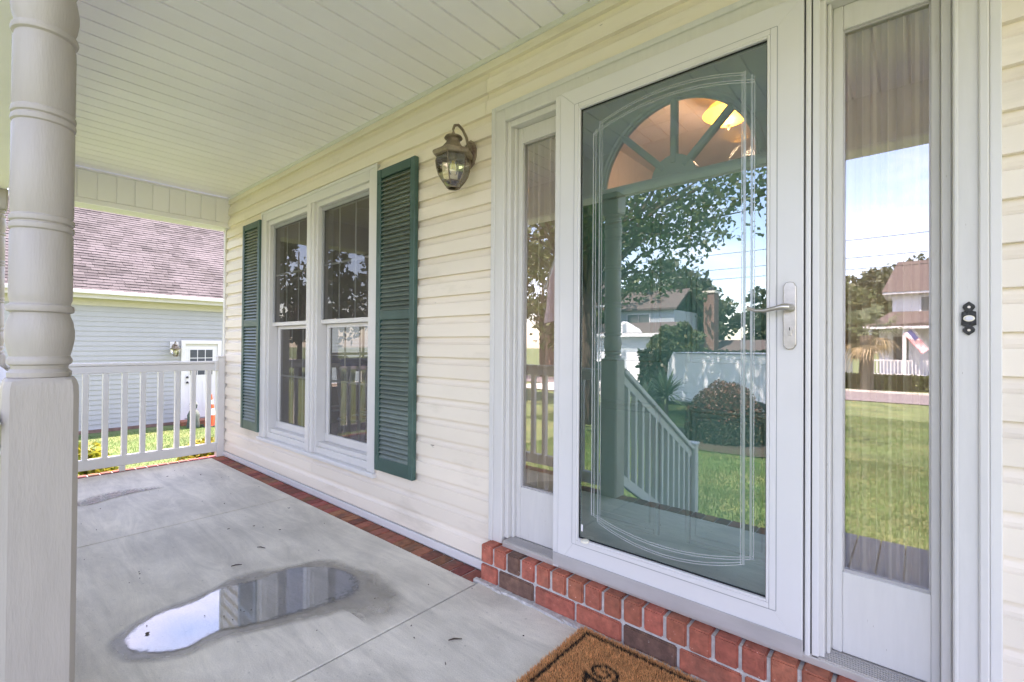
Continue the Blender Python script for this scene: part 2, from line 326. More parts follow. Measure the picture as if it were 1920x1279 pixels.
# ================================================================ PORCH FLOOR
pf = empty('porch_floor', (-1.5, -.8, 0), 'grey trowelled concrete porch floor with brick edging', 'floor', kind='structure')
cuts = [-5.02, -3.339, -1.517, .31, 2.14, 3.6]
for a, b in zip(cuts[:-1], cuts[1:]):
    box('slab', 'conc', pf, a+.004, b-.004, -1.46, -.128 if b < -1.5 else -.06, -.12, 0, .003)
box('joint_bed', 'black', pf, -5.02, 3.6, -1.455, -.13, -.13, -.012, 0)
bmesh_brick = MB().box(-.035, .035, -.05, .05, -.06, 0).mesh('border_brick', .004); bmesh_brick.materials.append(MT['brickold'])
x = -4.99
while x < -1.53:
    inst('brick', bmesh_brick, pf, (x, -.076, .001+random.uniform(-.0015, .0015)), (0, 0, random.uniform(-.02, .02))); x += .0775
box('mortar_bed', 'mortar', pf, -5.02, -1.5, -.128, -.02, -.1, -.006, 0)
y = -1.42
while y < -.05:
    inst('brick', bmesh_brick, pf, (-5.075, y, .001), (0, 0, R(90)+random.uniform(-.02, .02))); y += .0775
x = -5.1
while x < 3.6:
    inst('brick', bmesh_brick, pf, (x, -1.515, .001), (0, 0, random.uniform(-.02, .02))); x += .0775
box('mortar_bed', 'mortar', pf, -5.125, -5.02, -1.57, -.02, -.1, -.006, 0)
box('mortar_bed', 'mortar', pf, -5.02, 3.6, -1.57, -1.462, -.1, -.006, 0)
fd = empty('porch_foundation', (-1, -.8, -1.2), 'red brick foundation below the porch floor', 'foundation', kind='structure')
box('foundation_wall', 'hbrick', fd, -5.12, 3.6, -1.55, -.0, -1.3, -.10, 0)
# dark painted boards at the top of the stairs
lb = empty('landing_board_mat', (-.1, -1.27, .004), 'grey painted boards laid across the porch floor at the stair head', 'boards')
xx = -.46
while xx < .5:
    box('plank', 'boards', lb, xx, xx+.098, -1.56, -.86, .004, .020, .003); xx += .103

# ================================================================ PUDDLE, LITTER
def smooth_loop(pts, n=8):
    P = [Vector((a, b, 0)) for a, b in pts]; o = []; k = len(P)
    for i in range(k):
        p0, p1, p2, p3 = P[i-1], P[i], P[(i+1) % k], P[(i+2) % k]
        for j in range(n):
            t = j/n; o.append(.5*((2*p1)+(p2-p0)*t+(2*p0-5*p1+4*p2-p3)*t*t+(3*p1-p0-3*p2+p3)*t**3))
    return o
def sheet(name, pts, z, m, parent, jit=0):
    L = smooth_loop(pts)
    L = [p*(1)+Vector((random.uniform(-jit, jit), random.uniform(-jit, jit), 0)) for p in L]
    c = sum(L, Vector())/len(L); 
    bm = bmesh.new(); vs = [bm.verts.new((p.x, p.y, z)) for p in L]; bm.faces.new(vs); bmesh.ops.recalc_face_normals(bm, faces=bm.faces)
    if bm.faces[0].normal.z < 0: bmesh.ops.reverse_faces(bm, faces=bm.faces[:])
    bmesh.ops.triangulate(bm, faces=bm.faces[:])
    me = bpy.data.meshes.new(name); bm.to_mesh(me); bm.free(); me.materials.append(MT[m]); return link(bpy.data.objects.new(name, me), parent)
pud = empty('puddle', (0, 0, 0), 'rain puddle mirroring the sky on the concrete floor', 'puddle')
PW = [(-2.20, -1.235), (-2.268, -1.135), (-2.262, -1.03), (-2.30, -.92), (-2.265, -.78), (-2.268, -.636), (-2.17, -.52), (-2.06, -.475), (-1.95, -.485), (-1.88, -.54), (-1.865, -.61), (-1.875, -.70), (-1.90, -.82), (-1.94, -.93), (-1.985, -1.03), (-1.962, -1.135), (-2.03, -1.22), (-2.12, -1.26)]
PD = [(-2.23, -1.31), (-2.33, -1.16), (-2.35, -.95), (-2.40, -.80), (-2.33, -.58), (-2.22, -.42), (-1.98, -.36), (-1.75, -.36), (-1.58, -.42), (-1.545, -.52), (-1.60, -.63), (-1.68, -.60), (-1.76, -.70), (-1.82, -.86), (-1.89, -1.02), (-1.90, -1.16), (-2.0, -1.29), (-2.12, -1.32)]
La, Lb = smooth_loop(PW), smooth_loop(PD); nL = len(La); V = []; A_ = []
for k_ in range(9):
    f_ = k_/8; f_ = f_*1.0-.12*(1-f_)
    for p, q in zip(La, Lb): r_ = p.lerp(q, f_*(1+.10*math.sin(p.x*31+p.y*17)*f_)); V.append((r_.x, r_.y, .003)); A_.append(max(0, 1-k_/8)**.8)
Q = np.array([[k_*nL+i, (k_+1)*nL+i, (k_+1)*nL+(i+1) % nL, k_*nL+(i+1) % nL] for k_ in range(8) for i in range(nL)])
Lw = smooth_loop(PW); cw = None; V2 = []; A2 = []
for k_, f_ in enumerate((-.10, .0, .05, .12, .20)):
    for p, q in zip(La, Lb): r_ = p.lerp(q, f_); V2.append((r_.x, r_.y, .006)); A2.append((1, .85, .55, .25, 0)[k_])
Q2 = np.array([[k_*nL+i, (k_+1)*nL+i, (k_+1)*nL+(i+1) % nL, k_*nL+(i+1) % nL] for k_ in range(4) for i in range(nL)])
link(bpy.data.objects.new('water_edge', npmesh('water_edge', np.array(V2), Q2[:, ::-1], 'wedge', np.repeat(np.array(A2)[:, None], 3, 1))), pud)
sheet_pts = [p.lerp(q, -.10) for p, q in zip(La, Lb)]
bmw = bmesh.new(); fw = bmw.faces.new([bmw.verts.new((p.x, p.y, .006)) for p in sheet_pts])
if fw.normal.z < 0 or True: bmesh.ops.recalc_face_normals(bmw, faces=bmw.faces)
if bmw.faces[:][0].normal.z < 0: bmesh.ops.reverse_faces(bmw, faces=bmw.faces[:])
bmesh.ops.triangulate(bmw, faces=bmw.faces[:]); mw = bpy.data.meshes.new('water'); bmw.to_mesh(mw); bmw.free(); mw.materials.append(MT['water']); link(bpy.data.objects.new('water', mw), pud)
link(bpy.data.objects.new('damp_patch', npmesh('damp_patch', np.array(V), Q[:, ::-1], 'damp', np.repeat(np.array(A_)[:, None], 3, 1))), pud)
p2 = empty('puddle', (0, 0, 0), 'thin film of rainwater near the end railing', 'puddle')
Lp = smooth_loop([(-4.20, -1.22), (-4.36, -1.08), (-4.40, -.92), (-4.33, -.74), (-4.24, -.66), (-4.25, -.82), (-4.20, -.97), (-4.13, -1.12)]); cp_ = sum(Lp, Vector())/len(Lp); V3 = []; A3 = []
for k_ in range(6):
    for p in Lp: r_ = cp_.lerp(p, (.01, .35, .6, .8, .92, 1.05)[k_]); V3.append((r_.x, r_.y, .004)); A3.append((.9, .85, .75, .5, .25, 0)[k_])
nP = len(Lp); Q3 = np.array([[k_*nP+(i+1) % nP, (k_+1)*nP+(i+1) % nP, (k_+1)*nP+i, k_*nP+i] for k_ in range(5) for i in range(nP)])
link(bpy.data.objects.new('water', npmesh('water', np.array(V3), Q3, 'wedge', np.repeat(np.array(A3)[:, None], 3, 1))), p2)
lit = MB()
for i in range(60):
    px, py = random.uniform(-4.8, -.8), random.uniform(-1.42, -.15); a = random.uniform(0, 3.14); l = random.choice([.0012, .0016, .002, .003, .006])
    lit.obox((px, py, .003), (l, .0011, .0015), Matrix.Rotation(a, 3, 'Z'))
for i in range(7):
    px, py = random.uniform(-2.28, -1.98), random.uniform(-1.2, -.85); lit.obox((px, py, .0085), (.0017, .0011, .0012), Matrix.Rotation(random.uniform(0, 3), 3, 'Z'))
tag(lit.build('leaf_litter', 'litter'), 'dark specks of leaf litter scattered over the concrete floor', 'leaf litter', kind='stuff')
def twig(x, y, a, l):
    b = MB().tube([(-l/2, 0, .004), (-l*.1, .002, .006), (l/2, -.001, .004)], [.0018, .003, .0015], 5); o = b.build('twig', 'litter'); o.location = (x, y, 0); o.rotation_euler.z = a
    return tag(o, None, 'twig')
for x, y, a, l, t_ in ((-2.62, -.62, .5, .05, 'small brown twig on the dry concrete above the puddle'), (-2.50, -.78, 1.2, .045, 'short dark twig on the concrete left of the puddle'), (-1.28, -.47, .9, .05, 'thin curled twig on the concrete near the doormat')):
    tag(twig(x, y, a, l), t_)
lf = MB().add([(-.012, 0, .001), (0, -.008, .003), (.014, 0, .002), (0, .008, .004)], [(0, 1, 2), (0, 2, 3)]).build('dead_leaf', 'bark'); lf.location = (-2.15, -1.2, .007); tag(lf, 'small brown dead leaf floating in the sky-blue end of the puddle', 'leaf')

# ================================================================ HOUSE WALL + SIDING
hw = empty('house_wall', (-2.5, 0, 0), 'cream lapped vinyl siding wall of the house', 'wall')
WX0, WX1 = -5.05, 3.6
OPEN = [(-4.12, -2.56, .33, 2.13), (-1.5245, .1525, -.2, 2.185)]     # window, door unit
pitch, zb = .1068, .0526
prof = [(.004, 0), (-.0225, .0005), (-.0225, .004), (-.0205, .066), (-.0145, .0705), (-.0090, .078), (-.0050, .090), (-.0025, pitch+.004), (.004, pitch+.004)]
def sid(z, x0, x1, top=None):
    pr = [(a, b) for a, b in prof]
    if top: pr = [(a, min(b, top)) for a, b in pr]
    b = MB().prism(pr, x0, x1); o = b.build('siding_board', 'siding', hw); o.location = Vector((0, 0, z))-hw.location; return o
k = 0; z = zb
splits = {1: [-3.30], 2: [-3.28], 20: [-1.58], 21: [-1.575], 22: [-3.9], 6: [-2.2], 13: [-4.75]}
while z < 2.44:
    segs = [(WX0, WX1)]
    for a, b, c, d in OPEN:
        if z+pitch > c+.01 and z < d-.01:
            ns = []
            for s0, s1 in segs:
                if s1 <= a or s0 >= b: ns.append((s0, s1)); continue
                if s0 < a: ns.append((s0, a))
                if s1 > b: ns.append((b, s1))
            segs = ns
    for s0, s1 in segs:
        cs = [s0]+[q for q in splits.get(k, []) if s0 < q < s1]+[s1]
        for a, b in zip(cs[:-1], cs[1:]): sid(z, a, b-(.0025 if b != s1 else 0), 2.455-z if z+pitch > 2.45 else None)
    z += pitch; k += 1
sheath = MB()
sheath.box(WX0, -4.12, .0045, .12, -.1, 2.6).box(-4.12, -2.56, .0045, .12, -.1, .33).box(-4.12, -2.56, .0045, .12, 2.13, 2.6).box(-2.56, -1.5, .0045, .12, -.1, 2.6)
sheath.box(-1.5, .115, .0045, .12, 2.16, 2.6).box(.115, WX1, .0045, .12, -.1, 2.6)
sheath.build('sheathing', 'siding', hw).location = -hw.location
box('base_flashing', 'alu', hw, WX0, -1.525, -.030, .003, .004, .047, .002)
box('base_flashing', 'alu', hw, .155, WX1, -.026, .003, .16, .19, .002)
box('ceiling_channel', 'vinyl', hw, WX0, WX1, -.030, .003, 2.440, 2.468, .002)
box('corner_trim', 'vinyl', hw, -5.085, WX0+.012, -.030, .10, -.1, 2.19, .003)
box('j_channel', 'vinyl', hw, .131, .153, -.027, .003, .16, 2.19, .002)
# wires / stub by the shutter
st = MB().box(-2.505, -2.49, -.03, -.012, 2.12, 2.165).build('cable_stub', 'ivory', hw); st.location = -hw.location

# ================================================================ CEILING
ce = empty('porch_ceiling', (-1, -.7, 2.48), 'white grooved vinyl soffit ceiling of the porch', 'ceiling', kind='structure')
bd = MB().prism([(-.0605, .012), (-.0585, .010), (-.0545, .0), (.0545, 0), (.0560, .010), (.0605, .012)], -1.46, -.004, 'y').mesh('ceiling_board'); bd.materials.append(MT['ceil'])
x = -2.331-.121*22+.0605
while x < 3.6:
    if x > -5.03: inst('ceiling_board', bd, ce, (x, 0, 2.462+random.uniform(0, .0006)))
    x += .12095
box('ceiling_backing', 'ceil', ce, -5.05, 3.6, -1.6, .1, 2.4755, 2.50, 0)

# ================================================================ BEAMS
be = empty('porch_end_beam', (-5.05, -.75, 2.18), 'cream panelled beam across the open end of the porch', 'beam')
box('beam_core', 'ceil', be, -5.20, -5.006, -1.45, -.001, 2.205, 2.458, 0)
yy = -.129
pans = [-.002]+[-.129-.1205*i for i in range(11)]+[-1.45]
for a, b in zip(pans[:-1], pans[1:]):
    box('beam_panel', 'ceil', be, -5.008, -4.998, b+.003, a-.003, 2.222, 2.442, .002)
box('beam_trim', 'ceil', be, -5.012, -4.990, -1.45, -.001, 2.178, 2.218, .003)
box('beam_trim', 'ceil', be, -5.006, -4.992, -1.45, -.001, 2.443, 2.4605, .002)
box('beam_soffit', 'vinyl', be, -5.20, -5.012, -1.45, -.001, 2.178, 2.204, .002)
bf = empty('porch_front_beam', (-1, -1.55, 2.18), 'white boxed beam above the porch columns', 'beam')
box('beam_core', 'ceil', bf, -5.2, 3.6, -1.62, -1.462, 2.18, 2.50, .004)
box('beam_trim', 'ceil', bf, -4.985, 3.6, -1.4615, -1.448, 2.185, 2.235, .003)
box('fascia', 'vinyl', bf, -5.5, 3.8, -1.98, -1.95, 2.42, 2.62, .003)
box('fascia_soffit', 'vinyl', bf, -5.5, 3.8, -1.949, -1.621, 2.44, 2.46, .002)

# house shell that shades the porch and closes the rooms
hs = empty('house_roof', (-1, 2, 2.6), 'brown shingled roof of the house over the porch', 'roof')
MB().add([(-5.6, -2.05, 2.60), (3.9, -2.05, 2.60), (3.9, 4.5, 5.9), (-5.6, 4.5, 5.9), (-5.6, -2.05, 2.66), (3.9, -2.05, 2.66), (3.9, 4.5, 5.98), (-5.6, 4.5, 5.98)],
         [(0, 3, 2, 1), (4, 5, 6, 7), (0, 1, 5, 4), (1, 2, 6, 5), (2, 3, 7, 6), (3, 0, 4, 7)]).build('roof_slope', 'rooff', hs).location = -hs.location
MB().add([(-5.6, 4.5, 5.9), (3.9, 4.5, 5.9), (3.9, 11, 2.6), (-5.6, 11, 2.6), (-5.6, 4.5, 5.98), (3.9, 4.5, 5.98), (3.9, 11, 2.66), (-5.6, 11, 2.66)],
         [(0, 3, 2, 1), (4, 5, 6, 7), (0, 1, 5, 4), (1, 2, 6, 5), (2, 3, 7, 6), (3, 0, 4, 7)]).build('roof_slope', 'rooff', hs).location = -hs.location
box('gable_wall', 'siding', hs, 3.45, 3.6, .121, 9, -1, 2.6, 0)
rm = empty('interior_room', (-1, 2, .2), 'dim beige rooms behind the windows and door', 'room', kind='structure')
box('room_floor', 'floor_wood', rm, -5.0, 3.45, .125, 4.4, .1, .19, 0)
box('room_ceiling', 'beige_wall', rm, -5.0, 3.45, .122, 4.4, 2.68, 2.78, 0)
box('back_wall', 'beige_wall', rm, -5.05, 3.45, 4.4, 4.5, -.5, 2.78, 0)
for a, b, c, d in ((.122, 1.0, -.5, 2.78), (2.35, 4.4, -.5, 2.78), (1.0, 2.35, -.5, .60), (1.0, 2.35, 1.32, 2.78)):
    box('end_wall', 'beige_wall', rm, -5.08, -4.98, a, b, c, d, 0)
for yy in (1.0, 1.44, 1.88, 2.32): box('end_window_bar', 'whitefurn', rm, -5.05, -5.02, yy, yy+.03, .60, 1.32, 0)
for zz in (.60, .95, 1.29): box('end_window_bar', 'whitefurn', rm, -5.047, -5.023, 1.0, 2.35, zz, zz+.03, 0)
box('partition', 'beige_wall', rm, -1.95, -1.85, .122, 3.2, .19, 2.68, 0)
# stools seen through the lower sash
def stool(x, y, label):
    t = empty('bar_stool', (x, y, .19), label, 'stool', 'stools in the dining room')
    MB().lathe([(.0, .66), (.17, .66), (.18, .675), (.17, .70), (0, .70)], seg=20, cap=False).build('seat', 'whitefurn', t, 0, True)
    MB().lathe([(.0, .70), (.16, .70), (.175, .73), (.15, .765), (0, .775)], seg=20, cap=False).build('cushion', 'blue_fabric', t, 0, True)
    for k in range(4):
        a = k*math.pi/2+.5; MB().tube([(.11*math.cos(a), .11*math.sin(a), .67), (.16*math.cos(a), .16*math.sin(a), .33), (.21*math.cos(a), .21*math.sin(a), 0)], [.02, .024, .016], 8).build('leg', 'whitefurn', t, 0, True)
    MB().tube([(.175*math.cos(a*.3927), .175*math.sin(a*.3927), .24) for a in range(17)], .009, 6).build('foot_ring', 'whitefurn', t)
stool(-3.72, .62, 'white stool with blue cushion just inside the window nearer the lantern'); stool(-4.02, 1.0, 'white stool with blue cushion standing deepest inside the dining room'); stool(-4.45, .75, 'white stool with blue cushion inside the window half by the end railing')
# lit ceiling fixture
lamp = empty('ceiling_light', (-.89, 1.42, 2.68), 'lit amber glass ceiling light seen through the fan window', 'light')
MB().lathe([(.0, 0), (.07, 0), (.065, -.02), (.03, -.035), (.015, -.06), (.015, -.09), (0, -.09)], seg=24, cap=False).build('canopy', 'bronze', lamp, 0, True)
MB().lathe([(.03, -.075), (.07, -.08), (.115, -.11), (.15, -.155), (.14, -.16), (.095, -.20), (.04, -.225), (.0, -.23)], seg=32, cap=False).build('glass_bowl', 'lampglow', lamp, 0, True)
MB().lathe([(.0, -.228), (.012, -.23), (.010, -.25), (0, -.262)], seg=12, cap=False).build('finial', 'bronze', lamp, 0, True)
pl = bpy.data.lights.new('ceiling_bulb', 'POINT'); pl.energy = 4.5; pl.color = (1, .72, .48); pl.shadow_soft_size = .08
po = bpy.data.objects.new('ceiling_bulb', pl); link(po, lamp); po.location = (0, 0, -.34)

# ================================================================ BRICK STEP
bs = empty('brick_step', (-.7, -.05, 0), 'red brick doorstep of rowlock bricks over stretchers', 'step')
rb = MB().box(-.034, .034, -.105, .10, 0, .080).mesh('rowlock', .005, False, 2); rb.materials.append(MT['brick'])
rbd = rb.copy(); rbd.materials.clear(); rbd.materials.append(MT['brickdark'])
x = -1.4875; i = 0
while x < .35:
    inst('brick', rbd if i == 2 else rb, bs, (x, .012+random.uniform(-.003, .003), .0865+random.uniform(-.001, .001)), (random.uniform(-.01, .01), 0, random.uniform(-.012, .012))); x += .0795; i += 1
stb = MB().box(-.0955, .0955, -.10, .0, 0, .072).mesh('stretcher', .004, False, 2); stb.materials.append(MT['brick'])
std = stb.copy(); std.materials.clear(); std.materials.append(MT['brickdark'])
hst = MB().box(-.05, .05, -.10, .0, 0, .072).mesh('stretcher', .004, False, 2); hst.materials.append(MT['brick'])
inst('brick', hst, bs, (-1.472, .007, .005))
for i, xj in enumerate((-1.3145, -1.112, -.910, -.7075, -.5055, -.3035, -.1015, .1005, .30)):
    inst('brick', std if i in (0, 3) else stb, bs, (xj, .007+random.uniform(-.002, .002), .005), (0, 0, random.uniform(-.006, .006)))
mo = MB().box(-1.519, .38, -.083, .10, .0, .158).build('mortar', 'mortar', bs); mo.location = -bs.location
sm = MB()
for i in range(46):
    x = -1.52+i*.041; sm.obox((x, -.100+random.uniform(-.005, .003), .002), (.028, .014+random.uniform(-.004, .008), .006+random.uniform(-.002, .003)), Matrix.Rotation(random.uniform(-.2, .2), 3, 'Z'))
smo = sm.build('mortar_smear', 'mortar', bs, .003); smo.location = -bs.location

# ================================================================ DOORMAT
dm = empty('doormat', (-.585, -.345, 0), 'brown coir doormat with black border line and scroll', 'doormat')
MX0, MX1, MY0, MY1 = -.965, -.205, -.58, -.108
box('backing', 'coirbase', dm, MX0+.004, MX1-.004, MY0+.004, MY1-.004, .001, .012, .003)
n = 52000
P = np.stack([rng.uniform(MX0, MX1, n), rng.uniform(MY0, MY1, n)], -1); P += rng.normal(0, .002, P.shape)
a = rng.uniform(0, 6.283, n); h = rng.uniform(.006, .012, n); wd = .0016
tip = P+rng.normal(0, .004, P.shape)
d = np.stack([np.cos(a), np.sin(a)], -1)*wd
V = np.empty((n, 3, 3)); V[:, 0, :2] = P-d; V[:, 1, :2] = P+d; V[:, 2, :2] = tip; V[:, :2, 2] = .009; V[:, 2, 2] = .012+h
cb = np.array([.74, .37, .14])*rng.uniform(.55, 1.35, (n, 1))*np.array([1, 1, 1])
dx = np.minimum(P[:, 0]-MX0, MX1-P[:, 0]); dy = np.minimum(P[:, 1]-MY0, MY1-P[:, 1]); e = np.minimum(dx-.038, dy-.027)
blk = np.abs(e) < .0065
def spiral(cx, cy, flip=1, r0=.012, r1=.062, turns=1.75, ph=2.3):
    t = np.linspace(0, 1, 160); ang = ph-t*turns*6.283; rr = r0+(r1-r0)*t
    return np.stack([cx+flip*rr*np.cos(ang), cy+.78*rr*np.sin(ang)], -1), .0022+.0040*t
for S, wdt in (spiral(-.775, -.285), spiral(-.395, -.285, -1)):
    tail = np.stack([np.linspace(S[-1, 0], S[-1, 0]+.09*np.sign(-.585-S[-1, 0]), 60), S[-1, 1]-.10*np.sin(np.linspace(0, 1.57, 60))], -1)
    S = np.concatenate([S, tail]); wdt = np.concatenate([wdt+.0015, np.full(60, .007)])
    D2 = ((P[:, None, :]-S[None, ::2, :])**2).sum(-1); blk |= (D2 < wdt[None, ::2]**2).any(1)
cb[blk] = np.array([.012, .010, .009])
me = npmesh('coir_pile', V.reshape(-1, 3), np.arange(3*n).reshape(-1, 3), 'coir', np.repeat(cb, 3, 0))
o = link(bpy.data.objects.new('coir_pile', me), dm); o.location = -dm.location; o['kind'] = 'stuff'

# ================================================================ DOOR UNIT
df = empty('door_frame', (-.70, 0, .165), 'white painted casing and jambs around the door and sidelights', 'door frame')
def dbox(*a, p=df, m='trim', bev=.003): return box(a[0], m, p, *a[1:], bev=bev)
dbox('casing', -1.525, -1.452, -.030, .02, .166, 2.19); dbox('casing', .066, .127, -.032, .02, .166, 2.19)
dbox('head_casing', -1.4515, .0655, -.030, .02, 2.118, 2.19)
dbox('casing_bead', -1.531, -1.505, -.036, -.0305, .166, 2.196); dbox('casing_bead', .112, .130, -.040, -.0325, .166, 2.196); dbox('casing_bead', .066, .076, -.042, -.0325, .166, 2.118)
dbox('head_bead', -1.5045, .1115, -.036, -.0305, 2.172, 2.196)
dbox('jamb', -1.4515, -1.430, -.012, .13, .19, 2.1175); dbox('jamb', .045, .0655, -.006, .13, .19, 2.1175); dbox('head_jamb', -1.4295, .0445, -.012, .13, 2.090, 2.1175)
dbox('jamb_stop', -1.4295, -1.416, .012, .13, .19, 2.0895)
dbox('mullion', -1.172, -1.122, -.018, .14, .19, 2.0895); dbox('mullion', -.2495, -.204, -.034, .14, .166, 2.0895)
dbox('mullion_bead', -.2035, -.1935, -.004, .10, .19, 2.0895)
dbox('reveal', -.2545, -.2300, -.036, -.0342, .170, 2.115, m='black', bev=0)
dbox('storm_channel', -.2505, -.237, -.048, -.0345, .166, 2.117, m='alu'); dbox('storm_channel', -.2335, -.2165, -.044, -.0345, .168, 2.117, m='alu', bev=.002)
dbox('storm_channel', -1.148, -1.119, -.052, -.0185, .168, 2.117, m='alu')
th = box('threshold', 'thresh', df, -1.43, .045, -.050, .12, .166, .189, .003)
for i in range(7): box('threshold_rib', 'thresh', df, -1.4295, .0445, -.044+i*.010, -.039+i*.010, .189, .1925, 0)
def curtain(x0, x1, z0, z1, seed):
    rg = random.Random(seed); n = 90; m = 14; vs = []; ph = [rg.uniform(0, 6) for _ in range(6)]
    for j in range(m+1):
        v = j/m
        for i in range(n+1):
            u = i/n; q = (u-.5)*(1-.05*math.sin(v*3.1))+.5
            yv = .020*math.sin(q*44+ph[0]+.6*math.sin(v*2+ph[1]))+.006*math.sin(q*31+ph[2]+v*.8)+.004*math.sin(q*117+ph[3])
            vs.append((x0+(x1-x0)*q, .088+yv, z0+(z1-z0)*v))
    fs = [(j*(n+1)+i, j*(n+1)+i+1, (j+1)*(n+1)+i+1, (j+1)*(n+1)+i) for j in range(m) for i in range(n)]
    return MB().add(vs, fs)
def sidelight(x0, x1, xg0, xg1, label, seed):
    t = empty('sidelight_window', ((x0+x1)/2, .04, .19), label, 'window')
    zg0, zg1 = .425, 2.018
    box('stile', 'trim', t, x0, xg0, .03, .075, .19, 2.0895, .002); box('stile', 'trim', t, xg1, x1, .03, .075, .19, 2.0895, .002)
    box('bottom_panel', 'trim', t, xg0+.0003, xg1-.0003, .031, .074, .191, zg0, .002); box('top_rail', 'trim', t, xg0+.0003, xg1-.0003, .031, .074, zg1, 2.0892, .002)
    for nm, a in (('glazing_bead', (xg0, xg0+.004, .041, .050, zg0, zg1)), ('glazing_bead', (xg1-.004, xg1, .041, .050, zg0, zg1)), ('glazing_bead', (xg0+.004, xg1-.004, .041, .050, zg0, zg0+.006)), ('glazing_bead', (xg0+.004, xg1-.004, .041, .050, zg1-.006, zg1))):
        box(nm, 'sweep', t, *a, bev=0)
    MB().add([(xg0, .051, zg0), (xg1, .051, zg0), (xg1, .051, zg1), (xg0, .051, zg1)], [(0, 1, 2, 3)]).build('pane', 'glass_side', t).location = -t.location
    c = curtain(xg0-.012, xg1+.012, .20, 2.075, seed).build('curtain', 'curtain', None, 0, True); c.name = 'sheer_curtain'
    return tag(c, 'pleated beige sheer curtain behind the '+('narrow sidelight beside the lantern' if seed == 1 else 'sidelight beside the doorbell'), 'curtain')
sidelight(-1.4155, -1.1725, -1.392, -1.200, 'white framed sidelight window on the lantern side of the door', 1)
sidelight(-.193, .0445, -.168, .026, 'white framed sidelight window next to the doorbell', 2)

# storm door
sd = empty('storm_door', (-.68, -.045, .18), 'white full-view storm door with etched glass', 'door')
SX0, SX1, GX0, GX1, SZ0, SZ1, GZ0, GZ1 = -1.118, -.2545, -1.030, -.342, .185, 2.117, .309, 2.032
yf, yb = -.056, -.022
MB().add([(SX0, yf, SZ0), (GX0, yf, GZ0), (GX0, yf, GZ1), (SX0, yf, SZ1), (SX0, yb, SZ0), (GX0, yb, GZ0), (GX0, yb, GZ1), (SX0, yb, SZ1)], [(0, 1, 2, 3), (4, 7, 6, 5), (0, 3, 7, 4), (1, 5, 6, 2), (0, 4, 5, 1), (3, 2, 6, 7)]).build('stile', 'alu', sd, .0012).location = -sd.location
MB().add([(SX1, yf, SZ0), (GX1, yf, GZ0), (GX1, yf, GZ1), (SX1, yf, SZ1), (SX1, yb, SZ0), (GX1, yb, GZ0), (GX1, yb, GZ1), (SX1, yb, SZ1)], [(0, 3, 2, 1), (4, 5, 6, 7), (0, 4, 7, 3), (1, 2, 6, 5), (0, 1, 5, 4), (3, 7, 6, 2)]).build('stile', 'alu', sd, .0012).location = -sd.location
for z0, z1 in ((SZ0, GZ0), (SZ1, GZ1)):
    MB().add([(SX0, yf+.0004, z0), (SX1, yf+.0004, z0), (GX1, yf+.0004, z1), (GX0, yf+.0004, z1), (SX0, yb, z0), (SX1, yb, z0), (GX1, yb, z1), (GX0, yb, z1)], [(0, 1, 2, 3), (4, 7, 6, 5), (0, 4, 5, 1), (3, 2, 6, 7), (0, 3, 7, 4), (1, 5, 6, 2)]).build('rail', 'alu', sd, .0012).location = -sd.location
for a in ((GX0, GX0+.008, GZ0, GZ1), (GX1-.008, GX1, GZ0, GZ1), (GX0+.008, GX1-.008, GZ0, GZ0+.008), (GX0+.008, GX1-.008, GZ1-.008, GZ1)):
    box('glass_retainer', 'alu', sd, a[0], a[1], -.061, -.045, a[2], a[3], .002)
    
for a in ((GX0-.018, GX0-.0005, GZ0-.018, GZ1+.018), (GX1+.0005, GX1+.018, GZ0-.018, GZ1+.018), (GX0, GX1, GZ0-.018, GZ0-.0005), (GX0, GX1, GZ1+.0005, GZ1+.018)):
    box('retainer_lip', 'alu', sd, a[0], a[1], -.0595, -.0555, a[2], a[3], .0015)
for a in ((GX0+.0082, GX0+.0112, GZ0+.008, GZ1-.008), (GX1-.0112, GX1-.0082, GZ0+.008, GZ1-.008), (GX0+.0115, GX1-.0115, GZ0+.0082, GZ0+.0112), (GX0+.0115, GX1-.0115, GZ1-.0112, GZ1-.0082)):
    box('glass_shadow_line', 'black', sd, a[0], a[1], -.050, -.0455, a[2], a[3], 0)  # black strips painting a dark shadow line around the glass
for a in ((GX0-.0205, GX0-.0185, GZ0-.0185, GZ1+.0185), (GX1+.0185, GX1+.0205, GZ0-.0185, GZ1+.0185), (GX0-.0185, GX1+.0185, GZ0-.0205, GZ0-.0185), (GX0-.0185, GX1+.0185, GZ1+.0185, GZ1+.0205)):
    box('lip_shadow_strip', 'grey', sd, a[0], a[1], -.0572, -.0555, a[2], a[3], 0)  # raised grey strips standing in for the shade around the lip
yg = -.046
MB().add([(GX0, yg, GZ0), (GX1, yg, GZ0), (GX1, yg, GZ1), (GX0, yg, GZ1)], [(0, 1, 2, 3)]).build('pane', 'glass_storm', sd).location = -sd.location
def ribbon(name, pts, w, m):
    b = MB(); pts = [Vector(p) for p in pts]; vs = []; n = len(pts)
    for i, p in enumerate(pts):
        d = (pts[min(i+1, n-1)]-pts[max(i-1, 0)]).normalized(); s = Vector((-d.z, 0, d.x))*w/2
        vs += [p+s, p-s]
    b.add(vs, [(2*i, 2*i+1, 2*i+3, 2*i+2) for i in range(n-1)]); o = b.build(name, m, sd); o.location = -sd.location
ye = yg-.0012
for x, z0, z1, w_, m_ in ((-.966, .418, 1.915, .004, 'etch'), (-.955, .42, 1.93, .003, 'etch'), (-.938, .40, 1.955, .006, 'etchd'), (-.928, .40, 1.955, .0025, 'etch'),
                      (-.424, .395, 1.955, .0025, 'etch'), (-.416, .395, 1.955, .008, 'etchd'), (-.395, .42, 1.935, .007, 'etchd'), (-.387, .42, 1.93, .0025, 'etch')):
    ribbon('etched_line', [(x, ye, z0), (x, ye, (z0+z1)/2), (x, ye, z1)], w_, m_)
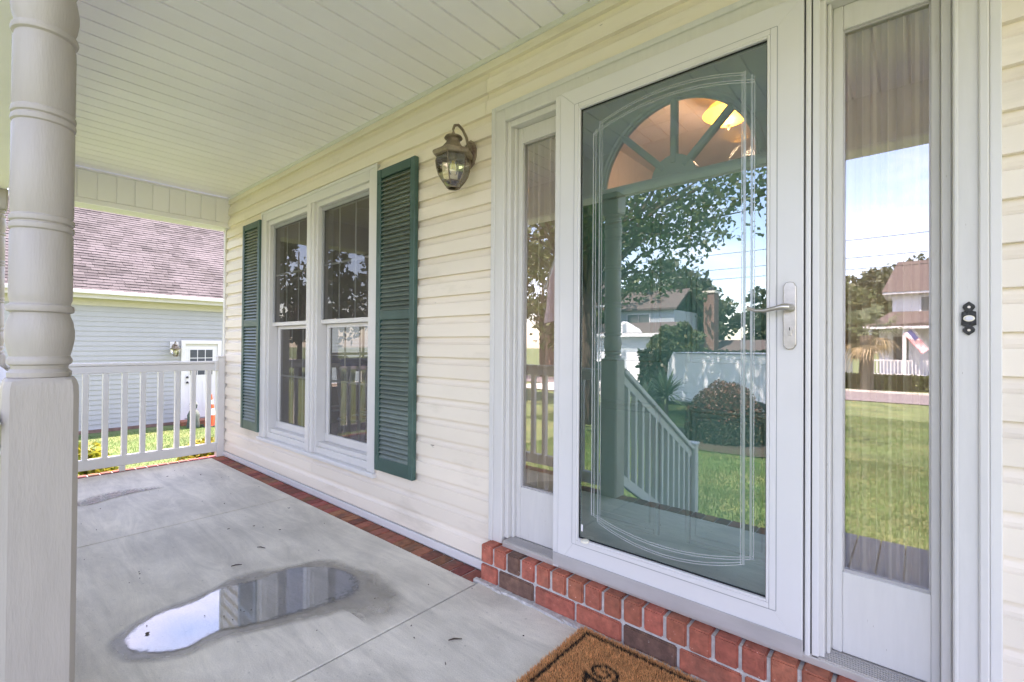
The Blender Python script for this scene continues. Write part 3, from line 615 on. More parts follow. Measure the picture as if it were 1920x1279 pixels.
def arc(z_end, z_mid, x0, x1): return [(x0+(x1-x0)*i/28, ye-.0003, z_end+(z_mid-z_end)*(1-(2*i/28-1)**2)) for i in range(29)]
for ze, zm, a, b in ((1.948, 1.992, -.938, -.416), (1.940, 1.984, -.938, -.416), (1.915, 1.966, -.966, -.387), (1.907, 1.958, -.966, -.387), (.430, .380, -.966, -.387), (.422, .372, -.966, -.387), (.405, .352, -.938, -.416), (.397, .344, -.938, -.416)):
    ribbon('etched_arc', arc(ze, zm, a, b), .0026, 'etch')
box('kick_sweep', 'sweep', sd, -1.140, -.2535, -.062, -.0575, .182, .232, .001)
box('corner_decal', 'flagwhite', sd, -1.012, -1.004, -.0485, -.0474, .345, .372, 0)
# handle
hp = [(0, .10), (.010, .0975), (.0165, .086), (.0165, -.086), (.010, -.0975), (0, -.10), (-.010, -.0975), (-.0165, -.086), (-.0165, .086), (-.010, .0975)]
hdl = MB().prism([(a, b) for a, b in hp], -.066, -.0565, 'y') if False else MB().add([(a-.287, yy, b+1.173) for yy in (-.068, -.0565) for a, b in hp], [tuple(range(10)), tuple(range(19, 9, -1))]+[(i, (i+1) % 10, 10+(i+1) % 10, 10+i) for i in range(10)]).build('handle_plate', 'nickel', sd, .0015)
hdl.location = -sd.location
lev = MB().tube([(-.284, -.068, 1.196), (-.285, -.085, 1.196), (-.289, -.100, 1.196), (-.300, -.106, 1.1965), (-.318, -.107, 1.193), (-.345, -.107, 1.187), (-.368, -.107, 1.188), (-.383, -.107, 1.194), (-.393, -.106, 1.202)], [.0125, .0105, .0105, .009, .0065, .0055, .005, .0045, .003], 12).build('lever', 'nickel', hdl, 0, True)
cy = MB().tube([(-.286, -.068, 1.133), (-.286, -.0715, 1.133)], [.009, .009], 16).build('key_cylinder', 'nickel', hdl, 0, True)
MB().box(-.291, -.281, -.0705, -.068, 1.115, 1.131).build('key_housing', 'nickel', hdl, .001); MB().box(-.2872, -.2848, -.0722, -.0716, 1.129, 1.138).build('key_slot', 'black', hdl)
MB().lathe([(.0, 0), (.017, .002), (.0165, .008), (.006, .011), (0, .011)], seg=14, cap=False).build('glass_bumper', 'ivory', sd, 0, True).location = Vector((-.985, -.062, .312))-sd.location

# entry door
ed = empty('entry_door', (-.695, .08, .19), 'dark green panelled entry door with a fan window', 'door')
DX0, DX1, DY0, DY1 = -1.121, -.250, .085, .125
FCX, FCZ, FR_ = -.697, 1.715, .305
box('door_slab', 'doorgreen', ed, DX0, DX1, DY0, DY1, .193, FCZ, .001)
n = 40; vs = []; fs = []
for yv in (DY0, DY1):
    for i in range(n+1):
        a = math.pi*i/n; cx_, sx_ = math.cos(a), math.sin(a)
        tx = (DX1-FCX)/cx_ if cx_ > 1e-6 else ((DX0-FCX)/cx_ if cx_ < -1e-6 else 1e9); tz = (2.088-FCZ)/sx_ if sx_ > 1e-6 else 1e9
        t_ = min(tx, tz); vs += [(FCX+FR_*cx_, yv, FCZ+FR_*sx_), (FCX+t_*cx_, yv, FCZ+t_*sx_)]
o_ = 2*(n+1)
for i in range(n):
    fs += [(2*i, 2*i+1, 2*i+3, 2*i+2), (o_+2*i, o_+2*i+2, o_+2*i+3, o_+2*i+1), (2*i, 2*i+2, o_+2*i+2, o_+2*i)]
# corner fillers
for cxn in (DX0, DX1):
    pass
MB().add(vs, fs).build('arched_slab', 'doorgreen', ed).location = -ed.location
for x0, x1 in ((DX0, DX0+.06), (DX1-.06, DX1)): box('corner_block', 'doorgreen', ed, x0+.001, x1-.001, DY0+.001, DY1-.001, 1.95, 2.087, 0)
def arch(r, rad, m, nm):
    MB().tube([(FCX+r*math.cos(math.pi*i/40), DY0-.004, FCZ+r*math.sin(math.pi*i/40)) for i in range(41)], rad, 8).build(nm, m, ed, 0, True).location = -ed.location
arch(FR_, .012, 'doorgreen', 'fan_frame'); arch(FR_-.016, .005, 'doorgreen', 'fan_bead')
box('fan_sill', 'doorgreen', ed, FCX-.33, FCX+.33, DY0-.014, DY0, FCZ-.03, FCZ+.012, .004)
for k in range(4):
    a0, a1 = math.pi*k/4+.04, math.pi*(k+1)/4-.04; pts = [(FCX+.05*math.cos((a0+a1)/2), .104, FCZ+.05*math.sin((a0+a1)/2)+.01)]+[(FCX+FR_*math.cos(a0+(a1-a0)*i/10), .104, FCZ+FR_*math.sin(a0+(a1-a0)*i/10)) for i in range(11)]
    MB().add(pts, [tuple(range(len(pts)))]).build('fan_pane', 'glass_fan', ed).location = -ed.location
for k in (1, 2, 3):
    a = math.pi*k/4; MB().bar((FCX+.05*math.cos(a), DY0+.004, FCZ+.05*math.sin(a)), (FCX+FR_*math.cos(a), DY0+.004, FCZ+FR_*math.sin(a)), .026, .030, Vector((0, 1, 0))).build('fan_muntin', 'doorgreen', ed, .006).location = -ed.location
MB().add([(FCX+.085*math.cos(math.pi*i/16), yy, FCZ+.085*math.sin(math.pi*i/16)) for yy in (DY0-.008, DY1) for i in range(17)], [tuple(range(16, -1, -1)), tuple(range(17, 34))]+[(i, i+1, 18+i, 17+i) for i in range(16)]).build('fan_hub', 'doorgreen', ed).location = -ed.location
for x0, x1 in ((-1.035, -.745), (-.645, -.355)):
    for z0, z1 in ((.36, .86), (1.02, 1.60)):
        pnl = box('raised_panel', 'doorgreen', ed, x0+.035, x1-.035, DY0-.010, DY0-.0005, z0+.035, z1-.035, .008)
        for a in ((x0, x0+.018, z0, z1), (x1-.018, x1, z0, z1), (x0+.018, x1-.018, z0, z0+.018), (x0+.018, x1-.018, z1-.018, z1)): box('panel_moulding', 'doorgreen', ed, a[0], a[1], DY0-.012, DY0-.0005, a[2], a[3], .004)
ko = MB().lathe([(.0, 0), (.03, 0), (.03, .006), (.012, .01), (.012, .03), (.028, .045), (.026, .06), (0, .066)], seg=16, cap=False).build('knob', 'nickel', ed, 0, True)
ko.rotation_euler = (R(90), 0, 0); ko.location = Vector((-.315, DY0, 1.03))-ed.location

# doorbell
db = empty('doorbell', (.0945, -.033, 1.154), 'black hammered iron doorbell plate with pale oval button', 'doorbell')
q = [(0, .042), (.010, .033), (.0115, .027), (.008, .021), (.006, .019), (.013, .0165), (.0135, -.0165), (.006, -.019), (.008, -.021), (.0115, -.027), (.010, -.033), (0, -.042)]
pf_ = q+[(-a, b) for a, b in q[::-1][1:-1]]; n = len(pf_)
MB().add([(a, yy, b) for yy in (-.006, 0) for a, b in pf_], [tuple(range(n)), tuple(range(2*n-1, n-1, -1))]+[(i, (i+1) % n, n+(i+1) % n, n+i) for i in range(n)]).build('plate', 'iron', db, .0008)
for nm, rx, rz, y0, m_ in (('button_ring', .0105, .0078, -.0095, 'ivory'), ('button', .0078, .0055, -.0112, 'button')):
    MB().add([(rx*math.cos(2*math.pi*i/24), yy, rz*math.sin(2*math.pi*i/24)) for yy in (y0, -.005) for i in range(24)], [tuple(range(24)), tuple(range(47, 23, -1))]+[(i, (i+1) % 24, 24+(i+1) % 24, 24+i) for i in range(24)]).build(nm, m_, db, .0008)
for zz in (.028, -.029): MB().add([(.003*math.cos(2*math.pi*i/12), yy, zz+.003*math.sin(2*math.pi*i/12)) for yy in (-.0075, -.005) for i in range(12)], [tuple(range(12)), tuple(range(23, 11, -1))]+[(i, (i+1) % 12, 12+(i+1) % 12, 12+i) for i in range(12)]).build('screw', 'nickel', db)

# ================================================================ WINDOW
wn = empty('window', (-3.34, 0, .28), 'white twin double-hung window with insect screens and grilles', 'window')
def wb(n_, *a, m='vinyl', bev=.002, p=None): return box(n_, m, p or wn, *a, bev=bev)
wb('casing', -4.192, -4.105, -.028, .012, .300, 2.173); wb('casing', -2.575, -2.488, -.028, .012, .300, 2.173); wb('head_casing', -4.1045, -2.5755, -.028, .012, 2.095, 2.173)
wb('casing_lip', -4.198, -4.175, -.034, -.0285, .300, 2.178); wb('casing_lip', -2.505, -2.482, -.034, -.0285, .300, 2.178); wb('casing_lip', -4.1745, -2.5055, -.034, -.0285, 2.156, 2.178)
wb('sill', -4.215, -2.475, -.048, .06, .272, .2995, bev=.004)
wb('mullion', -3.392, -3.288, -.026, .10, .300, 2.0945); wb('mullion_lip', -3.357, -3.323, -.032, -.0265, .300, 2.0945)
def half(x0, x1):
    wb('frame', x0, x0+.028, -.008, .11, .300, 2.0945); wb('frame', x1-.028, x1, -.008, .11, .300, 2.0945); wb('frame', x0+.0285, x1-.0285, -.008, .11, 2.060, 2.0945); wb('frame', x0+.0285, x1-.0285, -.006, .11, .300, .345); wb('frame_lip', x0+.0285, x1-.0285, .010, .11, .3455, .375)
    a, b = x0+.029, x1-.029
    up = wb('upper_sash', a, b, .020, .042, 1.222, 1.252); lo = wb('lower_sash', a, b, .060, .085, .376, .430)
    def sub(par, n_, x0, x1, y0, y1, z0, z1, m='vinyl'):
        c = ((x0+x1)/2, (y0+y1)/2, z0); oo = MB().box(x0-c[0], x1-c[0], y0-c[1], y1-c[1], 0, z1-z0).build(n_, m, par, .0015); oo.location = Vector(c)-wn.location-par.location; return oo
    sub(up, 'stile', a, a+.020, .020, .042, 1.2525, 2.059, 'grey'); sub(up, 'stile', b-.020, b, .020, .042, 1.2525, 2.059, 'grey'); sub(up, 'top_rail', a+.0205, b-.0205, .020, .042, 2.035, 2.059, 'grey')
    sub(lo, 'stile', a+.012, a+.042, .060, .085, .4305, 1.222); sub(lo, 'stile', b-.042, b-.012, .060, .085, .4305, 1.222); sub(lo, 'meeting_rail', a+.0425, b-.0425, .060, .085, 1.195, 1.222)
    for par, z0, z1, yg, ins in ((up, 1.252, 2.035, .031, .020), (lo, .430, 1.195, .074, .042)):
        pn = MB().add([(a+ins, 0, z0), (b-ins, 0, z0), (b-ins, 0, z1), (a+ins, 0, z1)], [(0, 1, 2, 3)]).build('pane', 'glass_win', par); pn.location = Vector((0, yg, 0))-wn.location-par.location
        ww = (b-a-2*ins)/3
        for k in (1, 2): sub(par, 'grille_bar', a+ins+ww*k-.008, a+ins+ww*k+.008, yg+.003, yg+.008, z0, z1, 'vinyl')
        zz = (z0+z1)/2; sub(par, 'grille_bar', a+ins, b-ins, yg+.0025, yg+.0075, zz-.008, zz+.008, 'vinyl')
half(-4.104, -3.3925); half(-3.2875, -2.576)

# ================================================================ SHUTTERS
def shutter(x0, label):
    x1 = x0+.366; z0, z1 = .333, 2.118; yf_, yb_ = -.052, -.0235
    t = empty('shutter', ((x0+x1)/2, -.03, z0), label, 'shutter', 'louvred shutters beside the window')
    box('stile', 'green', t, x0, x0+.042, yf_, yb_, z0, z1, .003); box('stile', 'green', t, x1-.042, x1, yf_, yb_, z0, z1, .003)
    for a, b in ((z0, z0+.078), (1.222, 1.276), (z1-.052, z1)): box('rail', 'green', t, x0+.0425, x1-.0425, yf_+.002, yb_, a, b, .003)
    sm_ = shutter.__dict__.get('slat')
    if not sm_:
        w2 = (.366-.086)/2; sm_ = MB().obox((0, 0, 0), (w2, .0035, .0165), Matrix.Rotation(R(-38), 3, 'X')).mesh('slat', .0012); sm_.materials.append(MT['slat']); shutter.slat = sm_
    for a, b in ((z0+.078, 1.222), (1.276, z1-.052)):
        n = 30; s = (b-a)/n
        for i in range(n): inst('slat', sm_, t, ((x0+x1)/2, -.037+random.uniform(-.0006, .0006), a+s*(i+.5)), (random.uniform(-.05, .05), 0, random.uniform(-.003, .003)))
    for zz in (z0+.10, 1.20, z1-.09): 
        for xx in (x0+.02,): MB().lathe([(.005, 0), (.004, .002), (0, .003)], seg=8, cap=False).build('screw', 'iron', t).location = Vector((xx, yf_-.001, zz))-t.location
shutter(-2.457, 'dark green louvred shutter between the window and the lantern')
shutter(-4.548, 'dark green louvred shutter nearest the porch end railing')

# ================================================================ LANTERN
def lantern(loc, label, sc_=1.0, rot=0):
    t = empty('wall_lantern', loc, label, 'lantern'); t.rotation_euler.z = rot; t.scale = (sc_,)*3
    # local: wall plane y=0, body centre at y=-.115; z=0 at plate centre
    by = -.115; c = (0, by, 0)
    q = [(0, .075), (.03, .055), (.045, .02), (.045, -.02), (.03, -.055), (0, -.075), (-.03, -.055), (-.045, -.02), (-.045, .02), (-.03, .055)]; n = len(q)
    MB().add([(a*k_, yy, b*k_) for yy, k_ in ((-.016, .82), (0, 1)) for a, b in q], [tuple(range(n)), tuple(range(2*n-1, n-1, -1))]+[(i, (i+1) % n, n+(i+1) % n, n+i) for i in range(n)]).build('back_plate', 'bronze', t, .002)
    MB().tube([(0, -.012, .02), (0, -.03, .075), (0, -.055, .105), (0, -.085, .118), (0, -.108, .108), (0, -.118, .085), (0, -.117, .06)], [.007, .007, .007, .007, .007, .006, .005], 8).build('scroll_arm', 'bronze', t, 0, True)
    MB().lathe([(.0, .088), (.003, .08), (.008, .068), (.004, .058), (.005, .052), (.040, .050), (.044, .042), (.030, .036), (.030, .026), (.0, .026)], c, 20, cap=False).build('cap', 'bronze', t, 0, True)
    MB().lathe([(.030, .034), (.036, .020), (.058, -.008), (.078, -.024)], c, 6, R(0), cap=False).build('hood', 'bronze', t)
    MB().lathe([(.074, -.022), (.098, -.026), (.100, -.036), (.094, -.046), (.078, -.048)], c, 6, 0, cap=False).build('band', 'bronze', t)
    gp = [(.080, -.048), (.084, -.075), (.081, -.105), (.072, -.135), (.058, -.160), (.050, -.170)]
    for k in range(6):
        a0, a1 = math.pi/3*k, math.pi/3*(k+1)
        e0 = [(c[0]+r*math.cos(a0), c[1]+r*math.sin(a0), z) for r, z in gp]; e1 = [(c[0]+r*math.cos(a1), c[1]+r*math.sin(a1), z) for r, z in gp]
        MB().add(e0+e1, [(i, 6+i, 7+i, i+1) for i in range(5)]).build('pane', 'glass_lant', t)
        MB().tube(e0, .0028, 6).build('bar', 'bronze', t)
        MB().tube([e0[-1], e1[-1]], .0028, 6).build('bar', 'bronze', t)
        b0 = (c[0]+.030*math.cos(a0), c[1]+.030*math.sin(a0), -.196); b1 = (c[0]+.030*math.cos(a1), c[1]+.030*math.sin(a1), -.196)
        MB().add([e0[-1], e1[-1], b1, b0], [(0, 1, 2, 3)]).build('bottom_pane', 'glass_lant', t); MB().tube([e0[-1], b0], .0025, 6).build('bar', 'bronze', t); MB().tube([b0, b1], .0025, 6).build('bar', 'bronze', t)
    MB().lathe([(.0, -.03), (.014, -.03), (.014, -.06), (0, -.06)], c, 12, cap=False).build('socket', 'bronze', t)
    MB().lathe([(.013, -.06), (.020, -.08), (.026, -.105), (.020, -.128), (0, -.136)], c, 16, cap=False).build('bulb', 'glass_lant', t, 0, True)
    for k in range(5):
        a = k*1.257; MB().tube([(.004*math.cos(a), by+.004*math.sin(a), -.066), (.012*math.cos(a), by+.012*math.sin(a), -.112)], .0011, 5).build('filament', 'filament', t)
lantern((-1.685, -.0205, 2.024), 'aged bronze hexagonal wall lantern beside the front door')

# ================================================================ COLUMNS
def column(x, y, label, s=.0675):
    t = empty('porch_column', (x, y, 0), label, 'column', 'turned porch columns')
    def sq(z0, z1, rev):
        # square block with rounded shoulders toward the turned part
        b = MB(); rows = []
        zz = [z0, z1-.045, z1-.02, z1-.006, z1] if not rev else [z1, z0+.045, z0+.02, z0+.006, z0]
        for i, zv in enumerate(zz):
            k = (0, 0, .05, .22, .55)[i]; ring = []
            for j in range(32):
                a = 2*math.pi*(j+.5)/32; ca, sa = math.cos(a), math.sin(a); m_ = s/max(abs(ca), abs(sa)); rr = min(m_, s*1.36)
                r = rr*(1-k)+min(rr, s*.86)*k; ring.append((r*ca, r*sa, zv))
            rows.append(ring)
        vs = [p for r in rows for p in r]; b.add(vs, [(i*32+j, i*32+(j+1) % 32, (i+1)*32+(j+1) % 32, (i+1)*32+j) for i in range(4) for j in range(32)]+[tuple(range(32)), tuple(range(128, 160))])
        return b.build('square_block', 'colp', t, 0, True)
    sq(0, .99, False); sq(2.03, 2.18, True)
    half = [(.052, .985), (.0585, .992), (.0595, 1.003), (.052, 1.012), (.053, 1.020), (.059, 1.024), (.0605, 1.032), (.058, 1.039), (.0555, 1.043), (.0595, 1.060), (.0635, 1.085), (.0640, 1.105), (.0605, 1.130), (.0545, 1.148), (.054, 1.152), (.0615, 1.155), (.0635, 1.163), (.0615, 1.170), (.056, 1.174), (.0555, 1.178), (.0585, 1.186), (.0588, 1.20),
            (.0588, 1.350), (.0562, 1.354), (.0562, 1.357), (.0600, 1.360), (.0610, 1.366), (.0600, 1.372), (.0562, 1.375), (.0562, 1.377), (.0600, 1.380), (.0610, 1.386), (.0600, 1.392), (.0562, 1.395), (.0562, 1.398), (.0588, 1.402)]
    full = half+[(r, 3.02-z) for r, z in half[::-1]]
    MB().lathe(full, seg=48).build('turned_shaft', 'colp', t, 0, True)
CX, CY = -1.6875, -1.525
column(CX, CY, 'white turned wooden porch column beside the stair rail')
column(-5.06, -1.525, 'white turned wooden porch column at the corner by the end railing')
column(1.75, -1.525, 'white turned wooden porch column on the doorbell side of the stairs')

# ================================================================ RAILINGS
balm = MB().box(-.019, .019, -.019, .019, .13, .862).mesh('baluster', .003); balm.materials.append(MT['vinyl'])
def railing(a, b, label, along):
    x, y = (a+b)/2 if along == 'x' else -5.055, (a+b)/2 if along == 'y' else -1.525
    t = empty('railing', (x, y, 0), label, 'railing', 'white vinyl porch railings'); L = abs(b-a)/2
    def bb(n_, w, z0, z1, l=L):
        o = (MB().box(-l, l, -w, w, z0, z1) if along == 'x' else MB().box(-w, w, -l, l, z0, z1)).build(n_, 'vinyl', t, .004); return o
    bb('top_rail', .038, .885, .908); bb('top_subrail', .024, .822, .884); bb('bottom_rail', .024, .050, .133)
    n = max(2, int(round(2*L/.1235))); 
    s0 = -L+.03 if along == 'x' else None
    if along == 'y':
        ys_ = [-.152-.1236*i for i in range(12)]
        for yv in ys_:
            if min(a, b)+.03 < yv < max(a, b)-.02: inst('baluster', balm, t, (x, yv, 0))
    else:
        for i in range(n):
            inst('baluster', balm, t, (x-L+2*L*(i+.5)/n, y, 0))
    return t
re = railing(-1.455, -.086, 'white vinyl railing across the open end of the porch', 'y')
o = box('end_post', 'vinyl', re, -5.088, -5.022, -.0855, -.023, .0, .94, .004); box('post_cap', 'vinyl', re, -5.094, -5.016, -.091, -.024, .941, .955, .004)
box('rail_bracket', 'vinyl', re, -5.10, -5.012, -.112, -.0865, .815, .90, .003); box('foot_block', 'vinyl', re, -5.075, -5.035, -.80, -.76, 0, .049, .003)
railing(-4.985, -1.762, 'white vinyl railing between the two front porch columns', 'x')
# stairs
st_ = empty('porch_stairs', (0, -2.4, -.9), 'wooden porch stairs leading down to the lawn', 'stairs')
for i in range(4):
    z = -.18*(i+1); y1 = -1.575-.29*i
    box('tread', 'boards', st_, -1.60, 1.65, y1-.30, y1, z-.035, z, .004); box('riser', 'trim', st_, -1.60, 1.65, y1-.018, y1-.002, z+.0005, z+.145, .002)
def stair_rail(x, label):
    t = empty('stair_railing', (x, -2.4, -.9), label, 'railing', 'sloping stair railings')
    A, B = Vector((x, -1.60, .90)), Vector((x, -3.00, .105))
    def pb(n_, a, b, w, h): MB().bar(a, b, w, h).build(n_, 'trim', t, .004).location = -t.location
    pb('top_rail', A, B, .085, .035); pb('subrail', A+Vector((0, 0, -.06)), B+Vector((0, 0, -.06)), .04, .06); pb('bottom_rail', A+Vector((0, 0, -.80)), B+Vector((0, 0, -.80)), .04, .07)
    for i in range(11):
        f = (i+.8)/11.4; p = A.lerp(B, f); MB().box(-.019, .019, -.019, .019, -.79, -.07).build('baluster', 'trim', t, .003).location = p-t.location
    box('newel_post', 'trim', t, x-.045, x+.045, -3.10, -3.01, -.92, .13, .005); box('newel_cap', 'trim', t, x-.056, x+.056, -3.111, -2.999, .131, .155, .006)
stair_rail(-1.66, 'white painted stair railing sloping down to the lawn beside the bush'); stair_rail(1.72, 'white painted stair railing on the doorbell side of the stairs')

# porch flag on the far column
pfl = empty('porch_flag', (-2.6, -1.6, 1.4), 'furled pink and white flag on a white pole at the porch railing', 'flag')
MB().tube([(-2.55, -1.66, 1.60), (-2.62, -1.95, 1.98)], .012, 8).build('pole', 'trim', pfl).location = -pfl.location
vs = []; fs = []
for j in range(13):
    for i in range(7):
        u, v = i/6, j/12; p = Vector((-2.565, -1.70, 1.63)).lerp(Vector((-2.61, -1.92, 1.95)), u); vs.append((p.x+.03*math.sin(u*8+v*4), p.y+.03*math.sin(u*6+v*3), p.z-v*(.35+.25*u)))
for j in range(12):
    for i in range(6): fs.append((j*7+i, j*7+i+1, (j+1)*7+i+1, (j+1)*7+i))
MB().add(vs, fs).build('cloth', 'pink', pfl, 0, True).location = -pfl.location

# ================================================================ VEGETATION
def leaf_mesh(name, pts, size, cols, tilt=1.0, elong=1.8):
    n = len(pts); d = rng.normal(size=(n, 3)); d[:, 2] *= tilt; d /= np.linalg.norm(d, axis=1)[:, None]
    e = rng.normal(size=(n, 3)); e -= (e*d).sum(1)[:, None]*d; e /= np.linalg.norm(e, axis=1)[:, None]
    s = size*rng.uniform(.6, 1.35, (n, 1)); V = np.empty((n, 4, 3))
    V[:, 0] = pts-d*s*elong/2; V[:, 1] = pts+e*s*.5; V[:, 2] = pts+d*s*elong/2; V[:, 3] = pts-e*s*.5
    return npmesh(name, V.reshape(-1, 3), np.arange(4*n).reshape(-1, 4), 'leaf', np.repeat(cols, 4, 0))
def leafcols(n, c, sp=.35, yel=.15):
    k = rng.uniform(1-sp, 1+sp, (n, 1)); C = np.array(c)[None]*k; C[:, 0] *= 1+rng.uniform(0, yel*3, n); return C
def clumps(n, centers, rad, flat=.75):
    i = rng.integers(0, len(centers), n); d = rng.normal(size=(n, 3)); d /= np.linalg.norm(d, axis=1)[:, None]
    r = rad[i]*rng.uniform(.25, 1, n)**.5; P = centers[i]+d*r[:, None]*np.array([1, 1, flat]); return P
def make_tree(x, y, h, cr, name, label, cat, nl=7000, leaf=.16, col=(.055, .10, .03), trunk_h=.35, tr=.17, nclump=60, group=None, zscale=.8, sub=1, lean=(0, 0), zc=None, csz=1.0):
    g = G(x, y); t = empty(name, (x, y, g), label, cat, group); zc = zc or h*.62
    ctr = []; b = MB()
    b.tube([(0, 0, -.2), (.02*cr, 0, h*.2), (lean[0]*.3, lean[1]*.3, h*.45), (lean[0]*.7, lean[1]*.7, h*.75)], [tr*1.35, tr, tr*.75, tr*.25], 10)
    for i in range(nclump):
        d = rng.normal(size=3); d /= np.linalg.norm(d); r = cr*rng.uniform(.25, 1)**.6
        c = np.array([lean[0]+d[0]*r, lean[1]+d[1]*r, zc+d[2]*r*zscale]); ctr.append(c)
        if i < nclump*.5:
            s = Vector((lean[0]*.3, lean[1]*.3, max(h*trunk_h*rng.uniform(.8, 1.3), .3))); e = Vector(c); mid = s.lerp(e, .5)+Vector((0, 0, .1*cr))
            b.tube([s, mid, e], [tr*.3, tr*.16, tr*.05], 5)
    b.build('trunk', 'bark', t, 0, True)
    ctr = np.array(ctr); ctr[:, 2] = np.maximum(ctr[:, 2], h*.18); P = clumps(nl, ctr, rng.uniform(.18, .42, len(ctr))*cr*csz*.8)
    o = link(bpy.data.objects.new('crown', leaf_mesh('crown', P, leaf, leafcols(nl, col))), t); return t
def shrub(x, y, w, h, label, nl=2600, leaf=.05, col=(.10, .16, .025), d=None, name='shrub', group=None, tipcol=None):
    g = G(x, y); t = empty(name, (x, y, g), label, 'shrub', group); b = MB()
    for i in range(9):
        a = i*.7; b.tube([(0, 0, -.05), (.2*w*math.cos(a), .2*w*math.sin(a), h*.4), (.36*w*math.cos(a), .36*w*math.sin(a), h*.75)], [.014, .01, .004], 5)
    b.build('stems', 'bark', t)
    n = nl; dd = rng.normal(size=(n, 3)); dd /= np.linalg.norm(dd, axis=1)[:, None]; dd[:, 2] = np.abs(dd[:, 2])
    r = rng.uniform(.55, 1.04, n)**.6; bumps = 1+.05*np.sin(dd[:, 0]*9+x)*np.cos(dd[:, 1]*8)
    P = dd*(r*bumps)[:, None]*np.array([w/2, (d or w)/2, h])+np.array([0, 0, .03]); C = leafcols(n, col)
    if tipcol is not None:
        m_ = (dd[:, 2]+rng.normal(0, .15, n) > .55) & (r > .85); C[m_] = np.array(tipcol)*rng.uniform(.6, 1.2, (m_.sum(), 1))
    link(bpy.data.objects.new('foliage', leaf_mesh('foliage', P, leaf, C)), t); return t
# big yard tree whose limbs overhang the reflection
make_tree(-6.87, -9.4, 10.5, 4.4, 'yard_tree', 'large leafy yard tree with thick trunk near the front lawn', 'tree', nl=19000, leaf=.09, tr=.27, nclump=150, lean=(.2, -.1), zc=7.1, zscale=.82, col=(.075, .125, .04), csz=.8)
sh = shrub(-3.2, -9.3, 1.7, 1.25, 'rounded dark shrub with reddish tips on the front lawn', 15000, .036, (.055, .07, .035), tipcol=(.16, .075, .045), name='rounded_shrub')
bedm = sheet('mulch_bed', [(-4.6, -9.9), (-4.9, -9.0), (-4.2, -8.0), (-2.9, -7.85), (-1.7, -8.2), (-1.3, -9.2), (-2.0, -10.1), (-3.4, -10.4)], 0, 'mulch', None, .04); bedm.location.z = G(0, -9)+.045; tag(bedm, 'brown mulch bed around the rounded shrub', 'mulch', kind='structure')
# yucca
def yucca(x, y, h, label, n=70, name='yucca', L=.75, col=(.11, .16, .085)):
    g = G(x, y); t = empty(name, (x, y, g), label, 'plant'); MB().lathe([(.07, -.1), (.06, h*.5), (.05, h)], seg=8).build('stem', 'palmtrunk', t)
    V = []; C = []
    for i in range(n):
        a = rng.uniform(0, 6.283); e = rng.uniform(-.35, 1.35); l = L*rng.uniform(.7, 1.1); d = Vector((math.cos(a)*math.cos(e), math.sin(a)*math.cos(e), math.sin(e))); s = d.cross(Vector((0, 0, 1))).normalized()*.022
        p0 = Vector((0, 0, h-.05*rng.uniform(0, 3))); p1 = p0+d*l*.55; p2 = p0+d*l+Vector((0, 0, -.12*l)); V += [p0-s, p0+s, p1+s*1.2, p1-s*1.2, p1-s*1.2, p1+s*1.2, p2+s*.1, p2-s*.1]; C += [np.array(col)*rng.uniform(.6, 1.5)]*8
    me = npmesh('leaves', np.array([tuple(v) for v in V]), np.arange(len(V)).reshape(-1, 4), 'leaf', np.array(C)); link(bpy.data.objects.new('leaves', me), t)
yucca(-4.65, -9.6, .95, 'spiky yucca plant between the stair rail and the rounded shrub', 110, L=.8)
yucca(-5.3, -9.9, .75, 'low spiky yucca plant in the shade of the yard tree', 80, L=.7)
# palm across the road
def palm(x, y, h, label):
    g = G(x, y); t = empty('palm_tree', (x, y, g), label, 'palm'); MB().tube([(0, 0, -.2), (.05, 0, h*.5), (0, 0, h)], [.34, .30, .36], 12).build('trunk', 'palmtrunk', t, 0, True)
    V = []; C = []
    for i in range(46):
        a = rng.uniform(0, 6.283); e = rng.uniform(-1.1, 1.3); l = rng.uniform(.9, 1.35); d = Vector((math.cos(a)*math.cos(e), math.sin(a)*math.cos(e), math.sin(e))); c0 = Vector((0, 0, h+.1))+d*l; s = d.cross(Vector((0, 0, 1))).normalized(); u = s.cross(d)
        dead = e < -.1; cc = np.array((.36, .28, .15) if dead else (.13, .17, .08))
        V += [Vector((0, 0, h))+s*.02, Vector((0, 0, h))-s*.02, c0-s*.02, c0+s*.02]; C += [cc*.7]*4
        for k in range(16):
            f = -1.5+3.0*k/15; dd = (d*math.cos(f)+s*math.sin(f)).normalized(); L_ = rng.uniform(.7, 1.1)*(.75+.25*math.cos(f)); tip = c0+dd*L_+Vector((0, 0, -.28*L_-(.15 if dead else 0))); mid = c0+dd*L_*.6; n_ = dd.cross(u).normalized()*.028
            V += [c0-n_*.5, c0+n_*.5, mid+n_, mid-n_, mid-n_, mid+n_, tip+n_*.1, tip-n_*.1]; C += [cc*rng.uniform(.6, 1.5)]*8
    me = npmesh('fronds', np.array([tuple(v) for v in V]), np.arange(len(V)).reshape(-1, 4), 'leaf', np.array(C)); link(bpy.data.objects.new('fronds', me), t)
palm(-2.35, -33.6, 3.3, 'shaggy palm tree with dry hanging fronds across the street')
